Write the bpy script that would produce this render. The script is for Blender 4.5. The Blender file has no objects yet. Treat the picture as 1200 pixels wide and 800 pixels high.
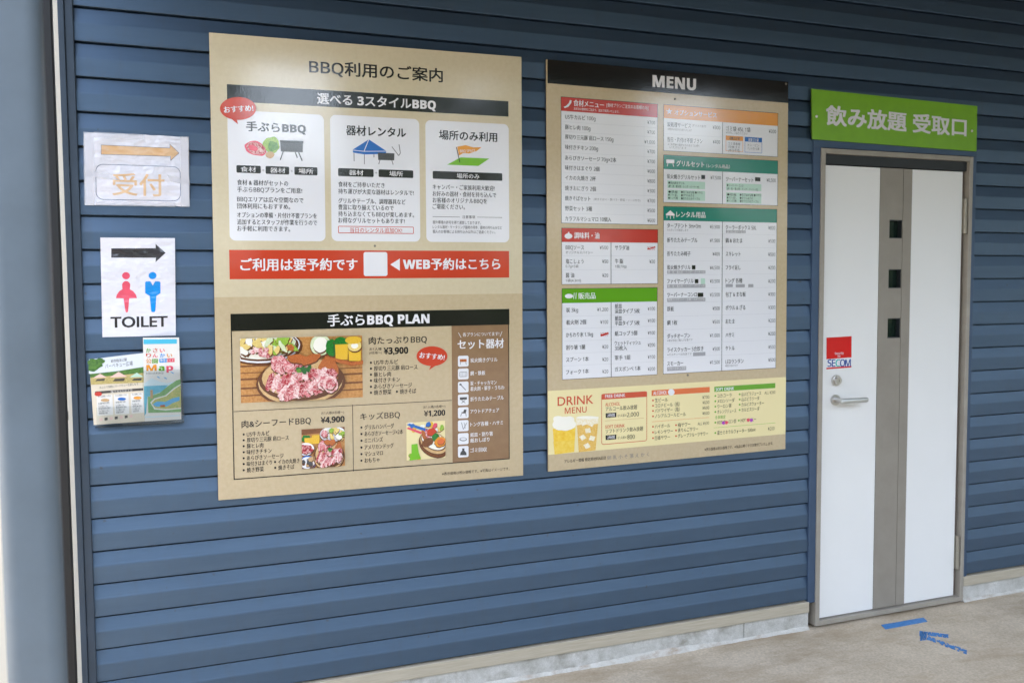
import bpy, math, random
import numpy as np
from mathutils import Vector, Matrix
random.seed(7)
R = math.radians
scene = bpy.context.scene
COL = scene.collection

# ------------------------------------------------------------------ camera
FPX, YAW, PIT, ROL = 1076.887, 0.37408601, -0.0619847, -0.00712042
EYE = np.array([-0.187018, -3.001189, 1.299123])
cy, sy, cp, sp = math.cos(YAW), math.sin(YAW), math.cos(PIT), math.sin(PIT)
_f = np.array([sy*cp, cy*cp, sp]); _r = np.array([cy, -sy, 0.0]); _u = np.cross(_r, _f)
_r2 = math.cos(ROL)*_r + math.sin(ROL)*_u; _u2 = -math.sin(ROL)*_r + math.cos(ROL)*_u
CAMR = np.array([_r2, _u2, _f])
cd = bpy.data.cameras.new('camera'); cam = bpy.data.objects.new('camera', cd); COL.objects.link(cam)
cam.matrix_world = Matrix(((_r2[0], _u2[0], -_f[0], EYE[0]), (_r2[1], _u2[1], -_f[1], EYE[1]), (_r2[2], _u2[2], -_f[2], EYE[2]), (0, 0, 0, 1)))
cd.sensor_width = 36; cd.lens = 36*FPX/1200; cd.clip_start = 0.05; cd.clip_end = 500
cd.dof.use_dof = True; cd.dof.focus_distance = 3.05; cd.dof.aperture_fstop = 4.0
scene.camera = cam

# ------------------------------------------------------------------ world, sun, exposure
SUN_EL = R(55)            # the veiled sun stands behind the hut: wall and porch are in open shade
w = bpy.data.worlds.new('World'); scene.world = w; w.use_nodes = True
nt = w.node_tree; nt.nodes.clear()
out = nt.nodes.new('ShaderNodeOutputWorld'); bg = nt.nodes.new('ShaderNodeBackground'); sky = nt.nodes.new('ShaderNodeTexSky')
sky.sky_type = 'NISHITA'; sky.sun_disc = False; sky.sun_elevation = SUN_EL; sky.sun_rotation = 0.0
sky.air_density = 1.0; sky.dust_density = 4.0; sky.ozone_density = 0.6
bg.inputs['Strength'].default_value = 0.15
hs = nt.nodes.new('ShaderNodeHueSaturation'); hs.inputs['Saturation'].default_value = 0.55   # thin overcast
nt.links.new(sky.outputs[0], hs.inputs['Color']); nt.links.new(hs.outputs[0], bg.inputs[0]); nt.links.new(bg.outputs[0], out.inputs[0])
sl = bpy.data.lights.new('sun', 'SUN'); sl.energy = 1.0; sl.angle = R(12); sl.color = (1.0, 0.95, 0.88)
so = bpy.data.objects.new('sun', sl); COL.objects.link(so)
# direction to the sun
sd = Vector((-0.2*math.cos(SUN_EL), 0.98*math.cos(SUN_EL), math.sin(SUN_EL))).normalized()
so.rotation_euler = sd.to_track_quat('Z', 'Y').to_euler(); so.location = (0, 0, 12)
sky.sun_rotation = math.atan2(sd.x, sd.y)
vs = scene.view_settings; vs.view_transform = 'Standard'; vs.look = 'None'; vs.gamma = 1.0; vs.use_curve_mapping = False
vs.exposure = 3.38
scene.cycles.max_bounces = 8; scene.cycles.transparent_max_bounces = 12
scene.cycles.use_denoising = True

# ------------------------------------------------------------------ photograph point -> point in the place
def ray(x, y):
    v = np.array([(x-600)/FPX, -(y-400)/FPX, 1.0])
    return v @ CAMR
def onwall(x, y, d=0.0):
    v = ray(x, y); t = (d-EYE[1])/v[1]; return EYE + v*t
GZ = -0.122
def onground(x, y, z=GZ):
    v = ray(x, y); t = (z-EYE[2])/v[2]; return EYE + v*t

# ------------------------------------------------------------------ materials
MATS = {}
def lin(c):
    return tuple(((v/255)/12.92 if v/255 <= 0.04045 else ((v/255+0.055)/1.055)**2.4) for v in c)
def nodes(name):
    m = bpy.data.materials.new(name); m.use_nodes = True
    return m, m.node_tree, m.node_tree.nodes['Principled BSDF']
def coords(t, scale=None):
    tc = t.nodes.new('ShaderNodeTexCoord'); g = tc.outputs['Object']
    if scale:
        mp = t.nodes.new('ShaderNodeMapping'); mp.inputs['Scale'].default_value = scale
        t.links.new(g, mp.inputs[0]); g = mp.outputs[0]
    return g
def noise(t, vec, scale, detail=4, rough=0.6):
    n = t.nodes.new('ShaderNodeTexNoise'); n.inputs['Scale'].default_value = scale
    n.inputs['Detail'].default_value = detail; n.inputs['Roughness'].default_value = rough
    t.links.new(vec, n.inputs['Vector']); return n.outputs['Fac']
def ramp(t, fac, stops):
    r = t.nodes.new('ShaderNodeValToRGB'); e = r.color_ramp.elements
    while len(e) < len(stops): e.new(0.5)
    for k, (p, c) in enumerate(stops):
        e[k].position = p; e[k].color = (*c, 1)
    t.links.new(fac, r.inputs[0]); return r.outputs[0]
def bump(t, b, fac, strength, dist, prev=None):
    n = t.nodes.new('ShaderNodeBump'); n.inputs['Strength'].default_value = strength; n.inputs['Distance'].default_value = dist
    t.links.new(fac, n.inputs['Height'])
    if prev is not None: t.links.new(prev, n.inputs['Normal'])
    t.links.new(n.outputs[0], b.inputs['Normal']); return n.outputs[0]
def mixc(t, fac, a, b, mode='MIX'):
    m = t.nodes.new('ShaderNodeMix'); m.data_type = 'RGBA'; m.blend_type = mode
    for sock, v in ((m.inputs['Factor'], fac), (m.inputs['A'], a), (m.inputs['B'], b)):
        if isinstance(v, (int, float)): sock.default_value = v
        elif isinstance(v, tuple): sock.default_value = (*v, 1)
        else: t.links.new(v, sock)
    return m.outputs['Result']

def printed(name, c, c2=None, scale=60, rough=0.10, wave=1.0):
    """ink under a glossy laminate film whose surface is slightly wavy"""
    if name in MATS: return MATS[name]
    m, t, b = nodes(name); a = lin(c)
    vec = coords(t)
    if c2 is not None:
        t.links.new(ramp(t, noise(t, vec, scale, 5, 0.65), [(0.34, lin(c2)), (0.66, a)]), b.inputs['Base Color'])
    else:
        b.inputs['Base Color'].default_value = (*a, 1)
    b.inputs['Roughness'].default_value = rough; b.inputs['Specular IOR Level'].default_value = 0.85
    n1 = bump(t, b, noise(t, vec, 9, 2, 0.5), 0.10*wave, 0.004)
    bump(t, b, noise(t, vec, 170, 2, 0.5), 0.16*wave, 0.0006, n1)
    MATS[name] = m; return m

def plain(name, c, rough=0.5, metal=0.0, c2=None, scale=20, bmp=0.0, linear=False, spec=0.5):
    if name in MATS: return MATS[name]
    m, t, b = nodes(name); a = c if linear else lin(c)
    b.inputs['Base Color'].default_value = (*a, 1); b.inputs['Roughness'].default_value = rough
    b.inputs['Metallic'].default_value = metal; b.inputs['Specular IOR Level'].default_value = spec
    vec = coords(t)
    if c2 is not None:
        d = c2 if linear else lin(c2)
        t.links.new(ramp(t, noise(t, vec, scale, 6, 0.65), [(0.35, d), (0.65, a)]), b.inputs['Base Color'])
    if bmp: bump(t, b, noise(t, vec, scale*3, 4), bmp, 0.003)
    MATS[name] = m; return m

def siding_mat():
    m, t, b = nodes('blue_paint'); vec = coords(t)
    base = ramp(t, noise(t, coords(t, (0.7, 1, 6)), 3.0, 4), [(0.3, (0.071, 0.119, 0.190)), (0.7, (0.084, 0.137, 0.212))])
    grime = ramp(t, noise(t, coords(t, (9, 1, 3)), 2.2, 8, 0.72), [(0.52, (0, 0, 0)), (0.76, (0.55, 0.55, 0.55))])
    c = mixc(t, grime, base, (0.085, 0.115, 0.155))
    spk = ramp(t, noise(t, vec, 46, 2, 0.4), [(0.75, (0, 0, 0)), (0.79, (0.6, 0.6, 0.6))])
    t.links.new(mixc(t, spk, c, (0.08, 0.07, 0.06)), b.inputs['Base Color'])
    b.inputs['Metallic'].default_value = 0.74; b.inputs['Roughness'].default_value = 0.50; b.inputs['Coat Weight'].default_value = 0.35; b.inputs['Coat Roughness'].default_value = 0.3   # coated steel boards
    n1 = bump(t, b, noise(t, coords(t, (0.5, 1, 8)), 10, 4), 0.25, 0.002)
    bump(t, b, noise(t, coords(t, (4, 30, 60)), 6, 5), 0.10, 0.001, n1)
    return m
BLUE = siding_mat()
TRIM = plain('blue_trim_paint', (0.068, 0.112, 0.19), 0.45, 0.4, (0.058, 0.096, 0.165), 9, 0.05, True)
def wood(name, a, b2, scale):
    m, t, b = nodes(name)
    c = ramp(t, noise(t, coords(t, scale), 3, 7, 0.6), [(0.3, a), (0.7, b2)])
    t.links.new(c, b.inputs['Base Color']); b.inputs['Roughness'].default_value = 0.55
    bump(t, b, noise(t, coords(t, scale), 6, 5), 0.2, 0.002); return m
SOFFIT = wood('brown_soffit_wood', (0.036, 0.021, 0.010), (0.060, 0.036, 0.018), (1, 14, 14))
SILLM = wood('beige_sill_wood', (0.40, 0.35, 0.265), (0.50, 0.445, 0.345), (3, 30, 60))
def concrete(name, a, b2, stain, sc=1.0, floor=False):
    m, t, b = nodes(name); vec = coords(t)
    c = ramp(t, noise(t, vec, 3.2*sc, 8, 0.62), [(0.30, a), (0.68, b2)])
    fine = ramp(t, noise(t, vec, 120*sc, 3, 0.6), [(0.3, (0.80, 0.80, 0.80)), (0.7, (1.12, 1.12, 1.12))])
    c = mixc(t, 1.0, c, fine, 'MULTIPLY')
    st = ramp(t, noise(t, coords(t, (1.0, 2.2, 1)), 2.6*sc, 9, 0.72), [(0.48, (0, 0, 0)), (0.68, (0.85, 0.85, 0.85))])
    c = mixc(t, st, c, stain)
    sp = ramp(t, noise(t, vec, 36*sc, 5, 0.6), [(0.70, (0, 0, 0)), (0.78, (0.6, 0.6, 0.6))])
    t.links.new(mixc(t, sp, c, tuple(v*0.6 for v in stain)), b.inputs['Base Color'])
    b.inputs['Roughness'].default_value = 0.85; b.inputs['Specular IOR Level'].default_value = 0.3
    n1 = bump(t, b, noise(t, vec, 14*sc, 6), 0.35, 0.006)
    bump(t, b, noise(t, vec, 220*sc, 2), 0.35, 0.001, n1); return m
GROUND = concrete('porch_concrete', (0.50, 0.415, 0.305), (0.66, 0.56, 0.43), (0.40, 0.305, 0.20))
FOUND = concrete('foundation_concrete', (0.44, 0.43, 0.39), (0.66, 0.65, 0.62), (0.27, 0.25, 0.205), 3.2)
WHITEDOOR = plain('white_door_sheet', (0.84, 0.835, 0.815), 0.30, 0, (0.825, 0.82, 0.80), 3, 0.02, True)
TAUPE = plain('taupe_aluminium', (0.30, 0.27, 0.225), 0.42, 0.0, (0.27, 0.24, 0.20), 8, 0.0, True)
FRAMEM = plain('beige_door_frame', (0.36, 0.33, 0.28), 0.4, 0.0, (0.31, 0.28, 0.235), 12, 0.0, True)
REVEAL = plain('brown_reveal', (0.16, 0.115, 0.09), 0.5, 0, None, 1, 0, True)
GASKET = plain('dark_gasket', (0.018, 0.022, 0.026), 0.5, 0, None, 1, 0, True)
STEEL = plain('satin_steel', (0.62, 0.60, 0.57), 0.28, 1.0, None, 1, 0, True)
BRASS = plain('hinge_metal', (0.34, 0.31, 0.25), 0.45, 0.4, None, 1, 0, True)
GLASSM = plain('dark_door_glass', (0.010, 0.022, 0.016), 0.05, 0, None, 1, 0, True)
COLUMN = plain('pale_blue_column_paint', (0.122, 0.155, 0.185), 0.5, 0, (0.098, 0.125, 0.148), 5, 0.03, True)
BLACKP = plain('black_pipe', (0.008, 0.008, 0.009), 0.5, 0, None, 1, 0, True)
CREAM = plain('cream_render', (0.80, 0.74, 0.62), 0.8, 0, (0.77, 0.71, 0.59), 3, 0.1, True)
ROOFM = plain('roof_metal', (0.10, 0.11, 0.12), 0.5, 0, None, 1, 0, True)
SCREW = plain('screw_metal', (0.22, 0.20, 0.17), 0.45, 0.8, None, 1, 0, True)

# ------------------------------------------------------------------ mesh helpers
class MB:
    def __init__(s): s.v = []; s.f = []; s.m = []; s.mats = []; s.smooth = []
    def mi(s, m):
        if m not in s.mats: s.mats.append(m)
        return s.mats.index(m)
    def add(s, vs, fs, m, smooth=False):
        o = len(s.v); s.v += [tuple(float(c) for c in p) for p in vs]; k = s.mi(m)
        for f in fs: s.f.append(tuple(o+i for i in f)); s.m.append(k); s.smooth.append(smooth)
    def box(s, a, b, m):
        x0, y0, z0 = a; x1, y1, z1 = b
        s.add([(x0, y0, z0), (x1, y0, z0), (x1, y1, z0), (x0, y1, z0), (x0, y0, z1), (x1, y0, z1), (x1, y1, z1), (x0, y1, z1)],
              [(0, 3, 2, 1), (4, 5, 6, 7), (0, 1, 5, 4), (1, 2, 6, 5), (2, 3, 7, 6), (3, 0, 4, 7)], m)
    def slab(s, q, y0, y1, m):
        """prism between a wall-plane outline at y0 (front) and y1 (back); outline counter-clockwise from the front"""
        n = len(q); s.add([(x, y0, z) for x, z in q] + [(x, y1, z) for x, z in q],
                          [tuple(range(n)), tuple(range(2*n-1, n-1, -1))] + [(i, i+n, (i+1) % n+n, (i+1) % n) for i in range(n)], m)
    def cyl(s, p, q, r, m, n=20, r2=None):
        p, q = Vector(p), Vector(q); d = (q-p).normalized(); a = d.orthogonal().normalized(); b = d.cross(a)
        r2 = r if r2 is None else r2
        ring = lambda c, rr: [c+(a*math.cos(2*math.pi*i/n)+b*math.sin(2*math.pi*i/n))*rr for i in range(n)]
        s.add(ring(p, r)+ring(q, r2), [(i, (i+1) % n, (i+1) % n+n, i+n) for i in range(n)], m, True)
        s.add(ring(p, r), [tuple(range(n-1, -1, -1))], m); s.add(ring(q, r2), [tuple(range(n))], m)
    def build(s, name, parent=None, loc=None, bevel=0.0):
        off = Vector(loc) if loc is not None else (parent_loc(parent) if parent else Vector((0, 0, 0)))
        me = bpy.data.meshes.new(name); me.from_pydata([tuple(Vector(p)-off) for p in s.v], [], s.f)
        for m in s.mats: me.materials.append(m)
        me.polygons.foreach_set('material_index', s.m); me.polygons.foreach_set('use_smooth', s.smooth); me.update()
        o = bpy.data.objects.new(name, me); COL.objects.link(o)
        if parent: o.parent = parent
        elif loc is not None: o.location = loc
        if bevel:
            bv = o.modifiers.new('bevel', 'BEVEL'); bv.width = bevel; bv.segments = 2; bv.limit_method = 'ANGLE'
        return o
def parent_loc(o):
    v = Vector((0, 0, 0))
    while o: v += o.location; o = o.parent
    return v
def thing(name, label, cat, loc):
    o = bpy.data.objects.new(name, None); COL.objects.link(o); o.location = loc; o.empty_display_size = 0.1
    o['label'] = label; o['category'] = cat; return o
def tag(o, label, cat): o['label'] = label; o['category'] = cat; return o

# ------------------------------------------------------------------ flat printed sheets, laid out from measured corners
TEXTS = []
class Sheet:
    """a board on the wall: corners (TL, TR, BR, BL) measured in the photograph give its real corners on the plane y = d"""
    def __init__(s, name, label, cat, corners, d):
        s.w = [onwall(x, y, d) for x, y in corners]; s.d = d
        c = (s.w[2]+s.w[3])/2; s.root = thing(name, label, cat, (float(c[0]), d, float(c[2])))
        A = []; dst = [(0, 1), (1, 1), (1, 0), (0, 0)]
        for (x, y), (u, v) in zip(corners, dst):
            A.append([x, y, 1, 0, 0, 0, -u*x, -u*y]); A.append([0, 0, 0, x, y, 1, -v*x, -v*y])
        h = np.linalg.solve(np.array(A, float), np.array([c for p in dst for c in p], float)); s.H = np.append(h, 1).reshape(3, 3)
        s.W = float(np.linalg.norm(s.w[1]-s.w[0])); s.HT = float(np.linalg.norm(s.w[0]-s.w[3]))
    def uv(s, x, y):
        p = s.H @ np.array([x, y, 1.0]); return p[0]/p[2], p[1]/p[2]
    def at(s, u, v, lv):
        p = s.w[0]*(1-u)*v + s.w[1]*u*v + s.w[2]*u*(1-v) + s.w[3]*(1-u)*(1-v)
        return (p[0], s.d-lv*0.00028, p[2])
    def board(s, name, front, side, thick, jitter=0.0, rad=0.0, parent=None):
        b = MB(); q = [s.at(0, 0, 0), s.at(1, 0, 0), s.at(1, 1, 0), s.at(0, 1, 0)]
        q = [(p[0], p[2]) for p in q]
        if jitter:
            r = []
            for i in range(4):
                a, c = q[i], q[(i+1) % 4]
                for k in range(14):
                    t = k/14; r.append((a[0]+(c[0]-a[0])*t+random.uniform(-jitter, jitter), a[1]+(c[1]-a[1])*t+random.uniform(-jitter, jitter)))
            q = r
        n = len(q); b.add([(x, s.d, z) for x, z in q], [tuple(range(n))], front)
        b.add([(x, s.d, z) for x, z in q]+[(x, s.d+thick, z) for x, z in q], [(i, i+n, (i+1) % n+n, (i+1) % n) for i in range(n)], side)
        b.add([(x, s.d+thick, z) for x, z in q], [tuple(range(n-1, -1, -1))], side)
        return b.build(name, parent or s.root)
    def part(s, name, parent=None): return Part(s, name, parent)
PARTS = []
class Part:
    def __init__(s, sh, name, parent=None):
        s.sh = sh; s.b = MB(); s.name = name; s.parent = parent; s.obj = None; PARTS.append(s)
    def uvpoly(s, pts, m, lv):
        s.b.add([s.sh.at(u, v, lv) for u, v in pts], [tuple(range(len(pts)))], m); return s
    def poly(s, pts, m, lv=1):
        return s.uvpoly([s.sh.uv(x, y) for x, y in pts][::-1], m, lv)
    def box(s, x0, y0, x1, y1):
        a = s.sh.uv(x0, y0); c = s.sh.uv(x1, y1); return a[0], c[1], c[0], a[1]     # u0 v0 u1 v1
    def rect(s, x0, y0, x1, y1, m, lv=1, rad=0.0):
        u0, v0, u1, v1 = s.box(x0, y0, x1, y1)
        if not rad: return s.uvpoly([(u0, v0), (u1, v0), (u1, v1), (u0, v1)], m, lv)
        return s.uvpoly(s.rr(u0, v0, u1, v1, rad), m, lv)
    def rr(s, u0, v0, u1, v1, rad):
        a = rad/330/s.sh.W; b = rad/330/s.sh.HT; pts = []
        for cx, cyy, st in ((u1-a, v0+b, -90), (u1-a, v1-b, 0), (u0+a, v1-b, 90), (u0+a, v0+b, 180)):
            for k in range(7):
                t = R(st+15*k); pts.append((cx+a*math.cos(t), cyy+b*math.sin(t)))
        return pts
    def ring(s, x0, y0, x1, y1, wpx, m, lv=1, rad=0.0):
        u0, v0, u1, v1 = s.box(x0, y0, x1, y1); a = wpx/330/s.sh.W; b = wpx/330/s.sh.HT
        if rad: o = s.rr(u0, v0, u1, v1, rad); i = s.rr(u0+a, v0+b, u1-a, v1-b, max(rad-wpx, 0.2))
        else: o = [(u0, v0), (u1, v0), (u1, v1), (u0, v1)]; i = [(u0+a, v0+b), (u1-a, v0+b), (u1-a, v1-b), (u0+a, v1-b)]
        n = len(o); s.b.add([s.sh.at(u, v, lv) for u, v in o+i], [(k, (k+1) % n, (k+1) % n+n, k+n) for k in range(n)], m); return s
    def ell(s, cx, cyy, rx, ry, m, lv=1, n=28, rot=0.0, wob=0.0, clip=None):
        pts = []; ph = [random.uniform(0, 6.28) for _ in range(3)]; c, d = math.cos(R(rot)), math.sin(R(rot))
        for k in range(n):
            t = 2*math.pi*k/n; r = 1+wob*(math.sin(3*t+ph[0])+0.7*math.sin(5*t+ph[1])+0.5*math.sin(8*t+ph[2]))/2
            x, y = rx*r*math.cos(t), ry*r*math.sin(t); pts.append((cx+x*c-y*d, cyy+x*d+y*c))
        if clip: pts = clip(pts)
        return s.poly(pts, m, lv)
    def line(s, x0, y0, x1, y1, wpx, m, lv=1):
        dx, dy = x1-x0, y1-y0; L = math.hypot(dx, dy) or 1; nx, ny = -dy/L*wpx/2, dx/L*wpx/2
        return s.poly([(x0-nx, y0-ny), (x1-nx, y1-ny), (x1+nx, y1+ny), (x0+nx, y0+ny)][::-1], m, lv)
    def hline(s, x0, x1, y, wpx, m, lv=1):            # level on the board, y taken at x0
        u0, v = s.sh.uv(x0, y); u1 = s.sh.uv(x1, y)[0]; h = wpx/330/s.sh.HT/2
        return s.uvpoly([(u0, v-h), (u1, v-h), (u1, v+h), (u0, v+h)], m, lv)
    def vline(s, x, y0, y1, wpx, m, lv=1):
        u, v1 = s.sh.uv(x, y0); v0 = s.sh.uv(x, y1)[1]; h = wpx/330/s.sh.W/2
        return s.uvpoly([(u-h, v0), (u+h, v0), (u+h, v1), (u-h, v1)], m, lv)
    def text(s, t, x0, yc, x1, em, m, lv=2, bold=0.0, rot=0.0, right=False):
        TEXTS.append((s, t, x0, yc, x1, em, m, lv, bold, rot)); return s

def sans(t, bold):
    """Latin letters and digits in the plain sans-serif alphabet"""
    o = []
    for ch in t:
        c = ord(ch)
        if 65 <= c <= 90: o.append(chr((0x1D5D4 if bold else 0x1D5A0)+c-65))
        elif 97 <= c <= 122: o.append(chr((0x1D5EE if bold else 0x1D5BA)+c-97))
        elif 48 <= c <= 57: o.append(chr((0x1D7EC if bold else 0x1D7E2)+c-48))
        else: o.append(ch)
    return ''.join(o)
def make_texts():
    objs = []
    for k, (s, t, x0, yc, x1, em, m, lv, bold, rot) in enumerate(TEXTS):
        c = bpy.data.curves.new('txt', 'FONT'); c.body = t if 'I' in t else sans(t, bold >= 0.02); c.resolution_u = 3 if em > 11 else 2
        o = bpy.data.objects.new('txt', c); COL.objects.link(o); objs.append(o)
    bpy.context.view_layer.update(); dg = bpy.context.evaluated_depsgraph_get()
    for o, (s, t, x0, yc, x1, em, m, lv, bold, rot) in zip(objs, TEXTS):
        me = bpy.data.meshes.new_from_object(o.evaluated_get(dg))
        n = len(me.vertices)
        if not n: continue
        co = np.empty(n*3); me.vertices.foreach_get('co', co); co = co.reshape(-1, 3)
        a, b2 = co[:, 0].min(), co[:, 0].max()
        sh = s.sh; u0, v = sh.uv(x0, yc); u1 = sh.uv(x1, yc)[0]
        vt = sh.uv(x0, yc-em/2)[1]; vb = sh.uv(x0, yc+em/2)[1]; e = vt-vb
        U = (co[:, 0]-a)/(b2-a)*(u1-u0); V = (co[:, 1]-0.37)*e
        if rot:
            cu = (u1-u0)/2; X = (U-cu)*sh.W; Y = V*sh.HT; c_, s_ = math.cos(R(rot)), math.sin(R(rot))
            U = (X*c_-Y*s_)/sh.W+cu; V = (X*s_+Y*c_)/sh.HT
        F = [tuple(p.vertices) for p in me.polygons]
        w_ = bold*e*sh.HT                    # heavier strokes: the same glyph printed again a hair to each side
        cop = [(0, 0)] if bold == 0 else ([(-1, 0), (1, 0)] if em < 9.5 else [(-1, -0.6), (1, -0.6), (-1, 0.6), (1, 0.6), (0, 0)])
        for q, (dx, dy) in enumerate(cop):
            s.b.add([sh.at(u0+p+dx*w_/sh.W, v+r+dy*w_/sh.HT, lv+0.12*q) for p, r in zip(U, V)], F, m)
        bpy.data.meshes.remove(me)
    for o in objs:
        c = o.data; bpy.data.objects.remove(o); bpy.data.curves.remove(c)
def make_parts():
    for p in PARTS:
        if not p.b.f: continue
        par = p.parent.obj if isinstance(p.parent, Part) else (p.parent or p.sh.root)
        p.obj = p.b.build(p.name, par)

# ================================================================== THE SETTING
g = MB(); N = 60
g.add([(-60, -60, GZ), (60, -60, GZ), (60, 60, GZ), (-60, 60, GZ)], [(0, 1, 2, 3)], GROUND)
gr = g.build('ground'); gr['kind'] = 'structure'
YARD = plain('unseen_dark_ground', (0.085, 0.082, 0.075), 0.9, 0, (0.06, 0.06, 0.054), 5, 0.3, True, 0.2)  # unseen dark ground, added to cut the light bounced onto the wall
yd = MB(); yd.add([(-60, -60, GZ+0.004), (60, -60, GZ+0.004), (60, -2.6, GZ+0.004), (-60, -2.6, GZ+0.004)], [(0, 1, 2, 3)], YARD)
yo = yd.build('unseen_yard'); yo['kind'] = 'structure'

# ------------------------------------------------------------------ the hut
S = 0.1008278; XL, XR = -0.412, 15.0; DL, DR = 2.318, 3.126; TOP = 2.60
hut = thing('hut', 'blue lap-sided hut with a white door and notices on its wall', 'building', (1.5, 0, GZ))
def siding(x0, x1, zlo, zhi, b):
    """dutch-lap boards: flat face, bevel running back under the next board, a dark open joint"""
    pr = []
    i = math.floor(zlo/S+1e-6)
    while i*S < zhi:
        z = i*S
        pr += [(0.030, z), (0.0015, z+0.0005), (0.0, z+0.002), (0.0, z+0.051), (0.0006, z+0.0555), (0.0018, z+0.060), (0.0098, z+S-0.0056), (0.030, z+S-0.0056)]
        i += 1
    pr = [(y, min(max(z, zlo), zhi)) for y, z in pr]
    n = len(pr); X = [x0+(x1-x0)*k/max(1, int((x1-x0)/0.5)) for k in range(max(1, int((x1-x0)/0.5))+1)]
    vs = [(x, y, z) for x in X for y, z in pr]; fs = []
    for k in range(len(X)-1):
        for j in range(n-1):
            if pr[j] == pr[j+1]: continue
            fs.append((k*n+j, (k+1)*n+j, (k+1)*n+j+1, k*n+j+1))
    b.add(vs, fs, BLUE)
    b.box((x0, 0.0305, zlo), (x1, 0.14, zhi), BLUE)
TX0, TX1 = 2.283, 3.150            # outer edges of the door trim
HT = 1.868                          # top of the head trim
sb = MB()
siding(-0.372, TX0, 0.0, TOP, sb); siding(TX1, XR, 0.0, TOP, sb); siding(TX0, TX1, HT, TOP, sb)
sb.build('siding_wall', hut)
tb = MB()
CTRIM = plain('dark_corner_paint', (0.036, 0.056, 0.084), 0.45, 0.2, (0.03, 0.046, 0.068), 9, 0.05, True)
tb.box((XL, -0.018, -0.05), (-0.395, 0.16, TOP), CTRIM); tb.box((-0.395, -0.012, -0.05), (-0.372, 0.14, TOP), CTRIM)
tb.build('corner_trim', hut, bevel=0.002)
dt = MB()
dt.box((TX0, -0.006, -0.012), (DL, 0.13, 1.834), TRIM); dt.box((DR, -0.006, -0.012), (TX1, 0.13, 1.834), TRIM); dt.box((TX0, -0.006, 1.834), (TX1, 0.13, HT), TRIM)
dt.build('door_trim', hut, bevel=0.0015)
sl_ = MB()
sl_.box((XL, -0.010, -0.049), (2.287, 0.13, -0.006), SILLM); sl_.box((DR+0.004, -0.010, -0.049), (XR, 0.13, -0.006), SILLM)
sl_.build('sill_board', hut, bevel=0.002)
fb = MB()
fb.box((XL, 0.002, GZ-0.2), (1.975, 0.13, -0.049), FOUND); fb.box((1.978, 0.001, GZ-0.2), (2.292, 0.13, -0.049), FOUND); fb.box((DR+0.004, 0.002, GZ-0.2), (XR, 0.13, -0.049), FOUND)
fb.build('foundation', hut, bevel=0.003)
MORT = concrete('pale_mortar', (0.55, 0.53, 0.48), (0.70, 0.68, 0.63), (0.36, 0.27, 0.19), 4)
mf = MB()
for xa, xb in ((XL+0.02, 2.29), (DR+0.006, XR)):
    n_ = int((xb-xa)/0.02); top_, out_ = [], []
    for k in range(n_+1):
        x = xa+(xb-xa)*k/n_; q_ = 0.5+0.5*math.sin(x*7)*math.sin(x*2.3+1)
        top_.append((x, 0.0012, GZ+0.006+0.013*q_+random.uniform(0, 0.003))); out_.append((x, -0.004-0.013*q_-random.uniform(0, 0.004), GZ+0.0006))
    mf.add(top_+out_, [(k, k+n_+1, k+n_+2, k+1) for k in range(n_)], MORT)
mf.build('mortar_fillet', hut)
sw = MB(); sw.box((XL+0.01, 0.17, GZ), (XL+0.12, 5.0, TOP), BLUE); sw.box((XR-0.1, 0.15, GZ), (XR, 5.0, TOP), BLUE); sw.box((XL+0.12, 4.9, GZ), (XR-0.1, 5.0, TOP), BLUE)
sw.build('side_wall', hut)
# porch roof: brown boarded soffit, fascia, metal sheet above
YE = -2.5
sf = MB(); nb = 21
for k in range(nb):
    y0 = YE+0.03+(-YE-0.03)*k/nb; y1 = YE+0.03+(-YE-0.03)*(k+1)/nb-0.006
    sf.box((-0.44, y0, TOP+0.002), (XR+0.3, y1, TOP+0.025), SOFFIT)
sf.build('soffit', hut)
rf = MB(); rf.box((-0.46, YE, TOP+0.028), (XR+0.32, 5.3, TOP+0.12), ROOFM); rf.box((-0.46, YE, TOP-0.03), (XR+0.32, YE+0.025, TOP+0.028), TRIM)
rf.build('roof', hut)

# ------------------------------------------------------------------ the door
def wq(pts, d): return [(float(onwall(x, y, d)[0]), float(onwall(x, y, d)[2])) for x, y in pts]
fr = MB(); ZB = -0.112
fr.box((DL, -0.012, ZB), (DL+0.020, 0.10, 1.832), FRAMEM); fr.box((DR-0.020, -0.012, ZB), (DR-0.0005, 0.10, 1.832), FRAMEM)
fr.box((DL+0.020, -0.012, 1.812), (DR-0.020, 0.10, 1.832), FRAMEM); fr.box((DL+0.020, -0.012, ZB), (DR-0.020, 0.10, ZB+0.020), FRAMEM)
fr.box((DL+0.020, 0.004, 1.772), (DR-0.020, 0.10, 1.812), GASKET)
fr.box((DR-0.040, 0.018, ZB+0.02), (DR-0.020, 0.10, 1.772), REVEAL)
frame = fr.build('door_frame', hut, bevel=0.0015)
LY = 0.006
lf = MB(); L0, L1 = DL+0.0235, DR-0.0405; LZ0, LZ1 = ZB+0.024, 1.768
C0, C1 = float(onwall(1031.8, 200, LY)[0]), float(onwall(1068.9, 200, LY)[0])
lf.box((L0, LY, LZ0), (C0-0.001, LY+0.036, LZ1), WHITEDOOR); lf.box((C1+0.001, LY, LZ0), (L1, LY+0.036, LZ1), WHITEDOOR)
door = lf.build('door', hut, bevel=0.001)
cs = MB(); CG = C0+(C1-C0)*0.72
wins = [wq([(1042, 257.5), (1058.5, 279.5)], LY), wq([(1041, 315.5), (1057.3, 337.5)], LY), wq([(1039.9, 373), (1056.2, 395.5)], LY)]
wx0, wx1 = wins[1][0][0], min(wins[1][1][0], CG-0.002)
zs = [LZ1]
for a, b in wins: zs += [a[1], b[1]]
zs.append(LZ0)
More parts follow.
